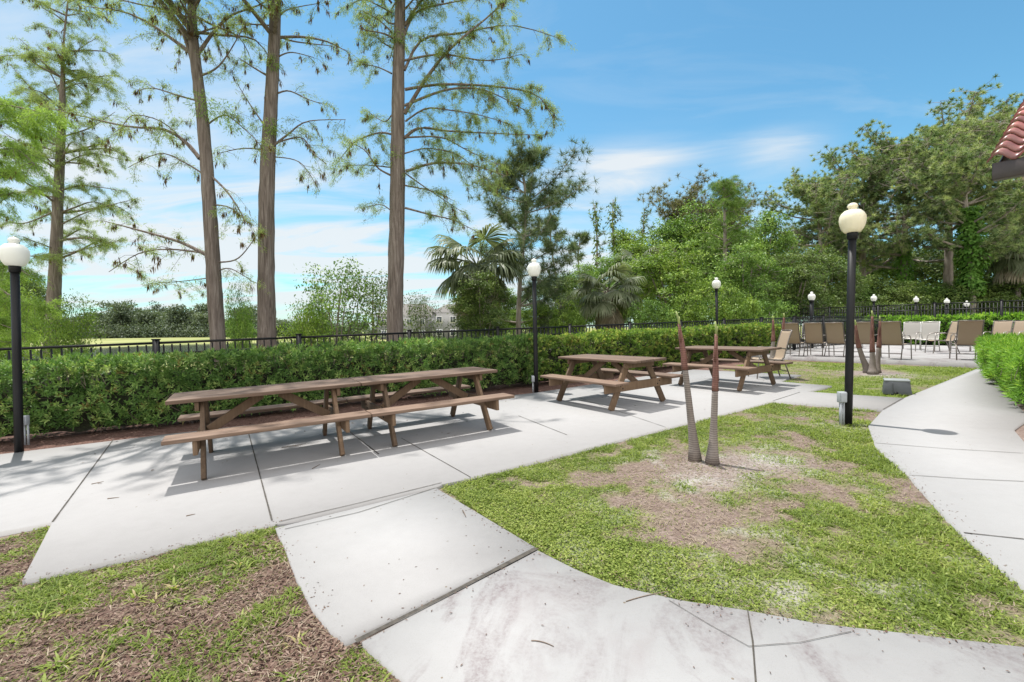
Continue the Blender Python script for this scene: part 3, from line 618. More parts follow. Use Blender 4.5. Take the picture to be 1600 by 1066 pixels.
# ------------------------------------------------------------------ irrigation box
def valve_box():
    p = gr(1401, 613); root = empty('valve_box', p, 'dark grey plastic valve box sitting on the lawn beside the path', 'utility box', rz=rad(-36), tilt=True)
    w, d, h = .36, .3, .19; V = [(-w/2, -d/2, -.02), (w/2, -d/2, -.02), (w/2, d/2, -.02), (-w/2, d/2, -.02)]; V += [(x*.86, y*.86, h) for x, y, z in V]
    mb = MB(); mb.add(V, np.array([(0, 1, 5, 4), (1, 2, 6, 5), (2, 3, 7, 6), (3, 0, 4, 7), (3, 2, 1, 0), (4, 5, 6, 7)]))
    for sx in (-.06,): mb.box((sx, -d/2-.0, h*.5), (.012, .01, h*.8))
    mb.build('body', M['box_plastic'], root, bevel=.008)
    mb = MB(); mb.box((0, 0, h+.012), (w*.9, d*.9, .024)); l = mb.build('lid', M['box_lid'], root, bevel=.006)
    mb = MB(); mb.tube([(-.02, -d/2-.012, 0), (-.02, -d/2+.05, 0)], .03, 12); mb.build('pipe_notch', M['black'], root)
valve_box()

# ------------------------------------------------------------------ sling chairs
def make_chair(name, sl, fr, label):
    root = empty(name, (0, 0, 0), label, 'chair', 'sling patio chairs on the pool deck')
    # local: faces +x ; width along y
    t = np.linspace(0, 1, 9); prof = [(.25, .41), (.2, .425), (.05, .41), (-.1, .395), (-.2, .40), (-.235, .45), (-.27, .6), (-.32, .8), (-.37, .97), (-.39, 1.02), (-.405, 1.015)]
    mb = MB(); V = []
    for (x, z) in prof:
        for y in np.linspace(-.215, .215, 5): V.append((x, y, z-.012*(1-(y/.215)**2)))
    m = len(prof); V = np.array(V); V2 = V+np.array((.0, 0, -.006)); V2[25:, 0] += -.006
    i = (np.arange(m-1)[:, None]*5+np.arange(4)[None]).ravel(); q = np.stack([i, i+1, i+6, i+5], 1)
    mb.add(np.concatenate([V, V2]), [q, q[:, ::-1]+5*m]); mb.build('sling', sl, root, smooth=True)
    for s in (-1, 1):
        y = s*.232; mb = MB(); mb.tube([(x, y, z) for x, z in prof[:-1]], .014, 8); mb.build('side_rail', fr, root, smooth=True)
        mb = MB(); mb.tube([(.3, y*1.06, 0), (.27, y*1.06, .35), (.24, y*1.06, .56), (.17, y*1.06, .635), (.02, y*1.06, .655), (-.16, y*1.06, .645), (-.285, y*1.04, .63)], .014, 8); mb.build('front_leg', M['arm_sunlit'], root, smooth=True)
        mb = MB(); mb.tube([(-.2, y, .44), (-.28, y*1.03, .25), (-.36, y*1.06, 0)], .014, 8); mb.build('rear_leg', fr, root, smooth=True)
    for x, z in ((.22, .40), (-.205, .385), (-.30, .16), (-.39, 1.018)):
        mb = MB(); mb.tube([(x, -.232, z), (x, .232, z)], .011, 8); mb.build('crossbar', fr, root)
    return root
CH = make_chair('sling_chair', M['sling'], M['frame_alu'], 'x'); CHP = make_chair('sling_chair', M['sling_sunlit'], M['frame_sunlit'], 'x')
first = {0: True, 1: True}
def chair(px, py, ang, pale, label, z=DECK):
    src = CHP if pale else CH
    if first[pale]: o = src; first[pale] = False
    else: o = copy_tree(src)
    d = ray(px, py); t = (EYE-z)/(-d[2]) if z == DECK else None
    p = np.array((t*d[0], t*d[1], z)) if t else gr(px, py)
    o['label'] = label; o.location = tuple(p); o.rotation_euler = (0, 0, rad(ang))
    return o
# facing away from us (backs to the camera): local +x points away
chair(1242, 556, 37, 0, 'tan sling chair, first from left in the row with backs to us')
chair(1276, 556, 40, 0, 'tan sling chair, second from left in the row with backs to us')
chair(1311, 557, 33, 0, 'tan sling chair just left of the big lamp post, back to us')
chair(1354, 558, 32, 0, 'tan sling chair behind the three stemmed palm trunks')
chair(1399, 561, 30, 0, 'tan sling chair with back to us just right of the three palm stems')
chair(1509, 562, 57, 0, 'large looking tan sling chair nearest the right hedge, back to us')
chair(1199, 590, 172, 0, 'tan sling chair pulled up to the end of the farthest picnic table', z=0)
chair(1470, 552, 160, 0, 'tan sling chair seen from the side, turned left near the right end of the row')
chair(1205, 548, 235, 1, 'sunlit pale sling chair at the left end, behind the pair of palm stems')
chair(1222, 545, 230, 1, 'sunlit pale sling chair peeping over the first tan chair of the row')
chair(1262, 544, 228, 1, 'sunlit pale sling chair facing us between the first and second tan chairs')
chair(1335, 544, 228, 1, 'sunlit pale sling chair facing us just right of the big lamp post')
chair(1424, 546, 226, 1, 'sunlit pale sling chair facing us behind the last tan chair of the left row')
chair(1449, 549, 215, 1, 'sunlit pale sling chair facing us in the gap left of the side turned chair')
chair(1500, 549, 222, 1, 'sunlit pale sling chair facing us behind the large looking tan chair')
chair(1557, 549, 200, 0, 'tan sling chair half hidden by the light green hedge at right')
chair(1585, 547, 190, 0, 'tan sling chair at the right border, above the light green hedge')

# ------------------------------------------------------------------ fences
def fence(name, P, hgts, label, zf, panels, gap=.11, post=.072):
    """P: post positions (xy)"""
    root = empty(name, (P[0][0], P[0][1], zf(*P[0])), label, 'fence'); o = np.array((P[0][0], P[0][1], zf(*P[0])))
    for i, p in enumerate(P):
        h = hgts(i); z = zf(*p)
        mb = MB(); mb.box(np.array((p[0], p[1], z+h/2))-o, (post, post, h+.06)); mb.box(np.array((p[0], p[1], z+h+.04))-o, (post*1.25, post*1.25, .02)); mb.build('post', M['black'], root)
    for i in range(len(P)-1):
        a, b = np.array((*P[i], zf(*P[i])))-o, np.array((*P[i+1], zf(*P[i+1])))-o; ha, hb = hgts(i), hgts(i+1); d = nrm(b-a); L = np.linalg.norm(b-a); sd = nrm(np.cross(d, (0, 0, 1)))
        mb = MB()
        for fr in (1.0, .86, .08):
            mb.beam(a+np.array((0, 0, ha*fr-.02))+d*post/2, b+np.array((0, 0, hb*fr-.02))-d*post/2, .028, .04, sd)
        n = int(L/gap)
        for k in range(1, n):
            t = k/n; q = a+(b-a)*t; h = ha+(hb-ha)*t; mb.box(q+np.array((0, 0, h*.5)), (.021, .021, h*.93), np.stack([d, sd, np.cross(d, sd)*-1], 1))
        mb.build('panel', M['black'], root)
LOW = [tuple(FO+FD*t) for t in np.arange(-17.1, 22, 2.14)]
fence('metal_fence', LOW, lambda i: 1.33-.0045*i, 'low black metal picket fence running behind the long hedge', lambda x, y: float(min(G(x, y), .45))-.02, 0)
PF0 = np.array((16.3, 23.0)); PFD = np.array((.58, -.815)); PF = [tuple(PF0+PFD*t) for t in np.arange(-2.0, 14, 2.0)]
fence('pool_fence', PF, lambda i: 1.86, 'tall black metal picket fence behind the pool chairs', lambda x, y: DECK-.02, 0)

# ------------------------------------------------------------------ hedges
def hedge(name, line, width, height, label, mat, dens, Ls, zf, seed, backfrac=.35, W=.015, rise=.5, ends=(True, True)):
    rng = R(seed); line = np.array(line, float); seg = np.linalg.norm(np.diff(line, axis=0), axis=1); cum = np.concatenate([[0], np.cumsum(seg)]); tot = cum[-1]
    def pos(s, off):
        i = np.clip(np.searchsorted(cum, s, 'right')-1, 0, len(seg)-1); t = (s-cum[i])/seg[i]; D = (np.diff(line, axis=0)/seg[:, None])[i]
        p = line[i]+(line[i+1]-line[i])*t[:, None]; Nn = np.stack([-D[:, 1], D[:, 0]], 1); return p+Nn*off[:, None], D, Nn
    root = empty(name, (line[0][0], line[0][1], zf(line[0][0], line[0][1])), label, 'hedge'); org = np.array(root.location)
    mb = MB(); core = MB(); st = MB()
    def shoots(n, face):
        s = rng.rand(n)*tot; h = rng.rand(n)
        if face == 'front': off = np.zeros(n); hh = .1+h*(height-.1)
        elif face == 'back': off = np.full(n, width); hh = .1+h*(height-.1)
        elif face == 'top': off = h*width; hh = np.full(n, height)
        else:
            s = np.full(n, 0. if face == 'e0' else tot); off = rng.rand(n)*width; hh = .1+h*(height-.1)
        bul = (vnoise(s*1.6+off*2, hh*2.2+off, seed+1, 4)-.5)*.32+(vnoise(s*6+off*5, hh*6+off*5, seed+2, 2)-.5)*.26
        depth = rng.exponential(.05, n); bul = bul-np.minimum(depth, .22)
        taper = (.1*(1-hh/height)**2) if face in ('front', 'back') else np.zeros(n)
        if face == 'front': off = off-bul+taper
        elif face == 'back': off = off+bul-taper
        elif face == 'top':
            hh = hh+bul*.55; ed = np.minimum(off, width-off); hh = hh-.1*np.exp(-(ed/.1)**2)
        elif face == 'e0': s = s-bul
        else: s = s+bul
        p, D, Nn = pos(np.clip(s, -0.2, tot+.2), off)
        if face in ('e0', 'e1'): p = p+D*(np.clip(s, -.3, tot+.3)-np.clip(s, 0, tot))[:, None]*0
        nor = {'front': -Nn, 'back': Nn, 'e0': -D, 'e1': D}.get(face, Nn*0); nor = np.concatenate([nor, np.zeros((n, 1))], 1)
        if face == 'top': nor[:, 2] = 1
        z = np.array([zf(a, b) for a, b in p]) if not callable(getattr(zf, 'vec', None)) else zf.vec(p)
        P = np.concatenate([p, (z+hh)[:, None]], 1); return P, nor
    faces = [('front', tot*height, 1), ('top', tot*width, 1), ('back', tot*height, backfrac), ('e0', width*height, 1), ('e1', width*height, 1)]
    for f, area, fr in faces:
        n = int(area*dens*fr); P, nor = shoots(n, f); kp = rng.rand(n) < np.clip(.25+1.9*(vnoise(P[:, 0]*3.1+P[:, 1]*2.2, P[:, 2]*4.2+P[:, 1], seed+5, 3)-.2), .3, 1); P, nor = P[kp], nor[kp]; n = len(P)
        ax = nrm(nor+rng.randn(n, 3)*.45+np.array((0, 0, rise))); tone = np.clip(.02+.9*rng.rand(n)**1.4+.6*(vnoise(P[:, 0]*2+P[:, 1], P[:, 2]*3, seed+9)-.5), 0, 1)
        k = 9; a = np.tile(np.arange(k)*2.4, n)+np.repeat(rng.rand(n)*6.28, k); axr = np.repeat(ax, k, 0)
        A = nrm(np.cross(axr, rng.randn(n*k, 3)*.0+np.array((.3, .5, .81)))); B = np.cross(axr, A)
        op = np.tile(np.linspace(.35, 1.35, k), n); D = axr*np.cos(op)[:, None]+(A*np.cos(a)[:, None]+B*np.sin(a)[:, None])*np.sin(op)[:, None]
        Pk = np.repeat(P, k, 0)-axr*np.tile(np.linspace(0, .05, k), n)[:, None]
        mb.leaves(Pk-org, D, axr, rng.uniform(*Ls, n*k), W*rng.uniform(.75, 1.3, n*k), np.clip(np.repeat(tone, k)+rng.randn(n*k)*.12, 0, 1))
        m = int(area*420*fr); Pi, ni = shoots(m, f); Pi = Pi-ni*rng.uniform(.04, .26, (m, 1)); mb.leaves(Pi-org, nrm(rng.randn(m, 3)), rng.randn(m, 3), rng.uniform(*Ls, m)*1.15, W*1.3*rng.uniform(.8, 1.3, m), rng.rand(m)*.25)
        sel = rng.rand(n) < .25; st.prisms(P[sel]-ax[sel]*.22-org, P[sel]-org, .004, .002)
    # woody inside
    S = np.linspace(.12, tot-.12, max(3, int(tot/.25))); ring = []
    for s in S:
        p, D, Nn = pos(np.array([s]*6), np.array((.34, .3, .34, width-.34, width-.3, width-.34)))
        hh = np.array((.05, height*.5, height-.26, height-.26, height*.5, .05)); w = rng.randn(6)*.03
        ring.append(np.concatenate([p+Nn*w[:, None], (np.array([zf(a, b) for a, b in p])+hh+rng.randn(6)*.02)[:, None]], 1))
    V = np.concatenate(ring)-org; m = len(S); i = (np.arange(m-1)[:, None]*6+np.arange(5)[None]).ravel()
    core.add(V, [np.stack([i, i+1, i+7, i+6], 1), np.array([[5, 4, 3, 2, 1, 0], [(m-1)*6+j for j in range(6)]])])
    mb.build('leaves', mat, root, attr=True); c = core.build('core', M['hedge_core'], root); st.build('stems', M['twig'], root)
zt = lambda x, y: float(min(SX*min(max(x, -14), 14)+SY*y, .31))-.02
HL = [(-10.2, 4.35), (-7.2, 5.85), (-5.2, 6.72), (.62, 9.79)]
HR = [(.55, 9.75), (4.1, 12.1), (7.7, 14.45), (9.6, 15.6)]
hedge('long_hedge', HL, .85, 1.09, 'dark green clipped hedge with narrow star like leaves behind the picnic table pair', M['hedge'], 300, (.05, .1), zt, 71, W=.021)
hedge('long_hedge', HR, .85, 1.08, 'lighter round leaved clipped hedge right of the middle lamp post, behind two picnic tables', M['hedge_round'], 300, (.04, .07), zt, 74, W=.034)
hb = [tuple(PF0+PFD*t+np.array((.81, .58))*.6) for t in (11.5, 1.5)]
hedge('pool_hedge', hb, .8, 1.32, 'bright clipped hedge seen through the pool fence', M['hedge_lite'], 150, (.09, .15), lambda x, y: DECK-.05, 72, W=.04)
pR = [(5.62, 5.22), (6.35, 5.5)]
hedge('corner_hedge', [(11.6, 8.6), (9.6, 7.3), (8.0, 6.35), (6.55, 5.62)], .95, .87, 'bright green spiky leaved hedge at the right border beside the path', M['hedge_lite'], 300, (.07, .14), lambda x, y: G(x, y)-.02, 73, .5, .015, .7) if False else None
hedge('corner_hedge', [(9.75, 9.3), (8.0, 7.45), (6.35, 5.62)], .95, .74, 'bright green spiky leaved hedge at the right border beside the path', M['hedge_lite'], 330, (.07, .13), lambda x, y: G(x, y)-.02, 73, .8, .014, .7)

# ------------------------------------------------------------------ bare palm clumps
def palm_clump(stems, label, group=None):
    b = sum(gr(*s[0]) for s in stems)/len(stems); root = empty('bare_palm', b, label, 'palm', 'bare palm trunks cut off at the top'); rng = R(int(b[0]*100))
    for (base, mid, top, r, split) in stems:
        p0 = gr(*base); Y = p0[1]; p1, p2 = at(*mid, Y+.02), at(*top, Y+.03); t = np.linspace(0, 1, 26)[:, None]; c = 2*p1-.5*(p0+p2)
        P = (1-t)**2*p0+2*t*(1-t)*c+t*t*p2-b; P[0, 2] -= .03; tt = t[:, 0]
        rr = r*(.82+.95*np.exp(-tt*9)-.16*tt)*(1+.025*((np.arange(26) % 3) == 0))
        k = int(26*split); mb = MB(); mb.tube(P[:k+1], rr[:k+1], 14, True, .02, rng); tr = mb.build('trunk', M['palm_trunk'], root, smooth=True)
        ru = rr[k:]*np.linspace(1.12, .55, 26-k); ru[0] *= 1.06; mb = MB(); mb.tube(P[k:], ru, 12, True, .05, rng)
        for j in range(3):
            q = P[k+2+j*2]; mb.tube([q+np.array((math.cos(j*2.1)*rr[k], math.sin(j*2.1)*rr[k]*.6, 0)), P[min(25, k+7+j*2)]+np.array((math.cos(j*2.1), math.sin(j*2.1), 0))*rr[k]*.7], [.011, .004], 6)
        mb.build('sheath', M['sheath'], tr, smooth=True)
        mb = MB(); e = P[-1]; d = nrm(P[-1]-P[-4]); mb.tube([e-d*.02, e+d*.05, e+d*.12+np.array((-.012, 0, 0))], [r*.38, r*.3, r*.22], 8); mb.tube([e-d*.02, e+d*.07+np.array((.012, 0, .0))], [r*.26, r*.18], 6); mb.build('cut_stub', M['stub'], tr)
palm_clump([((1086, 714), (1072, 590), (1061, 506), .036, .55), ((1113, 719), (1117, 615), (1119, 522), .036, .53)], 'pair of bare brown palm trunks in the middle of the near lawn')
palm_clump([((1357, 580), (1343, 545), (1337, 508), .062, .5), ((1364, 582), (1363, 545), (1363, 494), .062, .45), ((1369, 580), (1373, 545), (1375, 502), .058, .5)], 'three bare palm stems from one base in front of the sling chairs')
palm_clump([((1206, 568), (1208, 535), (1208, 500), .066, .5), ((1218, 567), (1222, 535), (1225, 496), .066, .5)], 'pair of bare palm stems at the left end of the sling chairs')

# ------------------------------------------------------------------ trees
def bez(P, n):
    """smooth curve through the points P"""
    P = np.asarray(P, float); m = len(P); t = np.linspace(0, m-1, n); i = np.clip(t.astype(int), 0, m-2); f = (t-i)[:, None]
    a = P[np.clip(i-1, 0, m-1)]; b = P[i]; c = P[i+1]; d = P[np.clip(i+2, 0, m-1)]
    return .5*((2*b)+(c-a)*f+(2*a-5*b+4*c-d)*f*f+(-a+3*b-3*c+d)*f**3)
def cypress(name, label, Y, trunk, limbs, seed, top_h, auto, fol=1.0, catk=1.0, mat='cy', auto_zone=(.5, 1.0), llen=(1.2, 2.6), tuftmat=None, shoots=(), rscale=1.0, bark='bark_c', toward=False, slim=.87):
    rng = R(seed); base = at(trunk[0][0], trunk[0][1], Y); root = empty(name, base, label, 'tree')
    T = [at(x, y, Y)-base for x, y, w in trunk]; rads = [w/FPX*Y/2 for x, y, w in trunk]
    rads = [q*slim for q in rads]
    T.append(np.array((T[-1][0]+(T[-1][0]-T[-2][0])*.6, .2, top_h-base[2]))); rads.append(.02)
    T = [T[0]-np.array((0, 0, 1.0))]+T; rads = [rads[0]*1.3]+rads
    P = bez(T, 60); z = np.linspace(0, 1, 60); rr = np.interp(np.linspace(0, len(T)-1, 60), range(len(T)), rads)
    mb = MB(); mb.tube(P, rr, 20, True, .035, rng)
    # limbs
    LB = []
    for pts, r in limbs:
        dy = rng.uniform(-.5, .5); k = len(pts)
        Q = [at(p[0], p[1], Y+(p[2] if len(p) > 2 else dy*i/(k-1)))-base for i, p in enumerate(pts)]; LB.append((bez(Q, 14), r))
    for i in range(auto):
        zz = rng.uniform(*auto_zone); k = int(np.clip(zz*59, 3, 57)); p = P[k]; a = rng.rand()*6.283; L = rng.uniform(*llen)*(1.15-zz*.75)
        if toward and i % 3: a = rng.uniform(-2.3, -.5); L = rng.uniform(1.6, 4.0)
        el = rng.uniform(.05, .6); d = np.array((math.cos(a)*math.cos(el), math.sin(a)*math.cos(el), math.sin(el)))
        q = [p, p+d*L*.35, p+d*L*.7+np.array((0, 0, -.02*L))+rng.randn(3)*.06, p+d*L+np.array((0, 0, -.22*L))+rng.randn(3)*.1]; LB.append((bez(q, 10), .012+.016*L))
    fP, fD, fT = [], [], []; cP, cQ, cR = [], [], []; kP = []
    leafP = []
    for Q, r in LB:
        n = len(Q); mb.tube(Q, np.linspace(r, .006, n)*rscale, 7, False, .03, rng)
        L = np.linalg.norm(np.diff(Q, axis=0), axis=1).sum(); m = max(3, int(L*9*fol)); D = nrm(np.gradient(Q, axis=0))
        for j in range(m):
            t = rng.uniform(.12, 1.0)**.85; i = min(n-2, int(t*(n-1))); p = Q[i]+(Q[i+1]-Q[i])*(t*(n-1)-i)
            sd = nrm(rng.randn(3)*np.array((1, 1, .55))+D[i]*.7+np.array((0, 0, .12))); l = rng.uniform(.18, .75)*(1.15-.6*t)
            q1 = p+sd*l*.5+np.array((0, 0, -.03)); q2 = p+sd*l+np.array((0, 0, -.3*l-.06)); cP += [p, q1]; cQ += [q1, q2]; cR += [.006, .004]
            nl = int(rng.uniform(8, 30)*l/.45*fol)
            if rng.rand() < .2: nl = nl//4
            tt = rng.uniform(.25, 1.08, nl)[:, None]; pp = p+(q1-p)*np.minimum(tt*2, 1)+(q2-q1)*np.maximum(tt*2-1, 0)
            leafP.append((pp, np.repeat(sd[None], nl, 0)))
            if rng.rand() < .5*catk:
                kk = rng.randint(3, 9); s = rng.uniform(.4, 1, kk)[:, None]; kP.append(q1+(q2-q1)*s)
    lp = np.concatenate([a for a, b in leafP]); ld = np.concatenate([b for a, b in leafP])
    # each sprig = several fine leaflets
    k = 8; n = len(lp); P5 = np.repeat(lp, k, 0)+rng.randn(n*k, 3)*.04; D5 = np.repeat(ld, k, 0)*.55+rng.randn(n*k, 3)*.6+np.array((0, 0, -.55))
    lf = MB(); lf.leaves(P5, D5, rng.randn(n*k, 3), rng.uniform(.04, .1, n*k), rng.uniform(.006, .012, n*k), np.clip(np.repeat(rng.rand(n), k)*.7+.3*rng.rand(n*k), 0, 1))
    mb.prisms(np.array(cP), np.array(cQ), np.array(cR), np.array(cR)*.6)
    mb.build('trunk', M[bark], root, smooth=True, attr=False); lf.build('crown', M[mat], root, attr=True)
    if kP and catk:
        kp = np.concatenate(kP); k = 3; n = len(kp); ct = MB(); p = np.repeat(kp, k, 0)+rng.randn(n*k, 3)*.012; d = np.tile(np.array([[0, 0, -1.]]), (n*k, 1))+rng.randn(n*k, 3)*.16
        ct.leaves(p, d, rng.randn(n*k, 3), rng.uniform(.06, .17, n*k), rng.uniform(.012, .022, n*k), rng.rand(n*k)); ct.build('catkins', M['catkin'], root, attr=True)
    # fresh tufts growing straight off the trunk
    if shoots:
        for (x, y, rpx, cnt) in shoots:
            sh = MB()
            c = at(x, y, Y-.12)-base; rp = rpx/FPX*Y; n = cnt; o = nrm(rng.randn(n, 3))*rng.rand(n, 1)**.5*rp; pp = c+o*np.array((1, .8, 1.0)); dd = nrm(o)*.8+np.array((0, 0, -.5))+rng.randn(n, 3)*.5
            sh.leaves(pp, dd, rng.randn(n, 3), rng.uniform(.05, .12, n), rng.uniform(.008, .016, n), rng.rand(n))
            sh.build('fresh_shoots', M['cyb'], root, attr=True)
    return root
cypress('cypress_tree', 'tall bare trunked cypress standing alone right of the other two, behind the table pair', 11.6,
        [(617, 540, 30), (618, 450, 28), (621, 300, 26), (622, 150, 22), (625, 20, 18), (627, -90, 15)],
        [([(632, 178), (668, 120), (708, 72), (770, 20), (800, -15)], .055), ([(632, 110), (660, 62), (720, 52), (800, 40), (880, 62)], .04), ([(632, 165), (700, 140), (760, 142), (830, 178)], .038), ([(633, 140), (690, 132), (780, 136), (840, 150), (866, 190)], .04),
         ([(632, 216), (656, 200), (700, 205), (760, 208), (850, 212)], .045), ([(634, 215), (690, 215), (730, 235), (780, 258)], .025), ([(634, 268), (680, 255), (735, 258), (790, 275)], .04), ([(633, 290), (680, 300), (705, 312)], .022), ([(632, 270), (660, 290), (690, 310), (720, 330)], .02),
         ([(633, 325), (670, 335), (710, 345), (750, 365)], .03), ([(612, 115), (590, 105), (565, 100)], .022), ([(612, 210), (590, 208), (555, 222), (530, 250)], .03), ([(612, 275), (590, 262), (570, 235), (545, 222)], .028), ([(612, 262), (570, 258), (530, 260)], .018),
         ([(612, 180), (600, 190), (575, 175)], .018), ([(612, 50), (590, 30), (565, 17)], .022), ([(612, 75), (590, 60), (575, 30)], .018), ([(612, 330), (595, 320), (570, 325)], .016), ([(630, 60), (650, 20), (700, 5), (790, -10)], .04), ([(630, 95), (690, 85), (760, 95), (815, 85)], .032), ([(632, 40), (680, -20), (760, -40)], .04),
         ([(632, 240), (670, 232), (720, 245), (770, 290)], .02), ([(633, 190), (665, 170), (700, 172), (750, 180), (800, 196)], .026), ([(612, 20), (570, 0), (545, 10)], .02), ([(612, 5), (580, -30), (540, -40)], .03)],
        101, 14.5, 26, 1.25, .6, auto_zone=(.66, .97), shoots=((621, 240, 10, 160), (622, 60, 14, 220), (660, 60, 16, 200)))
cypress('cypress_tree', 'straight grey cypress trunk in the middle of the close group of three on the left', 10.2,
        [(418, 545, 31), (416, 450, 28), (417, 300, 25), (424, 150, 21), (430, 30, 18), (432, -80, 15)],
        [([(432, 55), (460, 65), (520, 72)], .028), ([(432, 90), (455, 82), (490, 90)], .02), ([(425, 150), (450, 142), (480, 155), (505, 163)], .022), ([(427, 228), (450, 210), (480, 190), (540, 187)], .028), ([(426, 225), (470, 215), (490, 240), (510, 256)], .02), ([(420, 120), (395, 105), (372, 90)], .026), ([(420, 205), (395, 170), (370, 130)], .022),
         ([(418, 235), (380, 232), (340, 240)], .02), ([(425, 20), (400, 0), (380, -20)], .024), ([(434, 30), (450, 15), (500, 5)], .02), ([(424, 40), (385, 38), (340, 40)], .018), ([(428, 245), (470, 255), (500, 300)], .014), ([(432, -10), (470, -40), (540, -30)], .03)],
        102, 14.5, 26, .75, 1.1, auto_zone=(.66, .97), toward=True, shoots=((424, 200, 14, 330), (428, 100, 9, 150), (428, 10, 14, 260)))
cypress('cypress_tree', 'leaning reddish cypress trunk with long drooping side limbs, left of the straight grey one', 9.6,
        [(341, 545, 25), (335, 450, 24), (328, 330, 21), (318, 200, 19), (305, 90, 16), (300, 20, 13), (298, -70, 11)],
        [([(312, 248), (290, 222), (255, 202), (200, 198), (130, 182), (60, 165)], .045), ([(322, 398), (280, 378), (210, 358), (160, 345)], .042), ([(322, 396), (270, 390), (220, 395), (170, 425)], .022), ([(300, 85), (270, 62), (230, 35), (190, 18), (130, 10)], .045), ([(302, 100), (285, 50), (262, 22), (240, -5)], .045),
         ([(306, 90), (330, 55), (360, 25), (400, 10), (440, -10)], .04), ([(305, 80), (292, 40), (290, 0)], .035), ([(322, 275), (290, 255), (250, 240), (200, 262)], .02), ([(330, 275), (355, 300), (375, 330), (385, 350)], .026), ([(330, 320), (360, 325), (390, 350)], .02), ([(330, 410), (370, 405), (400, 370)], .022), ([(318, 160), (280, 150), (240, 138), (215, 142)], .022),
         ([(318, 200), (350, 180), (380, 200), (410, 230)], .02), ([(310, 120), (345, 100), (385, 35)], .026), ([(322, 435), (280, 440), (235, 443)], .012), ([(312, 250), (260, 195), (210, 180), (190, 200)], .016), ([(336, 425), (360, 420), (395, 440)], .016), ([(300, 30), (255, 15), (210, 5), (150, -10)], .03)],
        103, 14.5, 34, .8, 1.25, auto_zone=(.66, .97), toward=True, shoots=((316, 165, 22, 380), (345, 175, 20, 300), (365, 195, 16, 200), (300, 40, 10, 140)))
cypress('cypress_tree', 'farther cypress with whole layered crown in view behind the left lamp post', 15.5,
        [(80, 540, 21), (85, 450, 19), (90, 330, 15), (95, 220, 12), (98, 130, 7), (100, 60, 3)],
        [([(90, 225), (60, 195), (25, 180)], .03), ([(94, 215), (140, 200), (180, 175)], .03), ([(90, 300), (130, 290), (200, 300)], .035), ([(88, 310), (40, 300), (-10, 310)], .035), ([(88, 355), (140, 330), (215, 310)], .03), ([(86, 330), (30, 350), (-20, 330)], .03), ([(96, 150), (70, 100), (30, 60)], .022), ([(98, 140), (130, 130), (180, 140)], .022), ([(97, 110), (120, 80), (150, 60)], .018),
         ([(88, 400), (130, 390), (190, 375)], .025), ([(86, 410), (40, 400), (0, 420)], .025), ([(93, 260), (140, 240), (190, 250)], .025), ([(92, 250), (50, 240), (10, 225)], .025), ([(95, 180), (130, 160), (175, 120)], .02), ([(95, 190), (50, 140), (15, 100)], .022), ([(99, 80), (90, 50), (60, 40)], .012)],
        104, 13.2, 46, 1.25, .35, auto_zone=(.35, .98), llen=(1.2, 3.0), shoots=((92, 285, 14, 200), (95, 100, 14, 150)))
cypress('cypress_tree', 'fresh yellow green cypress reaching in from the left border behind the lamp globe', 9.0,
        [(-75, 560, 20), (-75, 400, 17), (-78, 250, 14), (-80, 100, 11)],
        [([(-75, 240), (-30, 200), (20, 190), (60, 205)], .03), ([(-75, 300), (-30, 250), (20, 232), (55, 258)], .03), ([(-75, 200), (-20, 165), (30, 168), (80, 180)], .025), ([(-75, 420), (-20, 440), (30, 470), (70, 480)], .03), ([(-75, 400), (-10, 400), (45, 430)], .025), ([(-75, 480), (-20, 500), (40, 520)], .022), ([(-75, 350), (-20, 330), (20, 300)], .02), ([(-75, 500), (-20, 530), (20, 535)], .02), ([(-75, 330), (-20, 280), (40, 270)], .02)],
        105, 7.5, 6, 1.9, .1, 'cyb', auto_zone=(.3, .98), llen=(.6, 1.2))

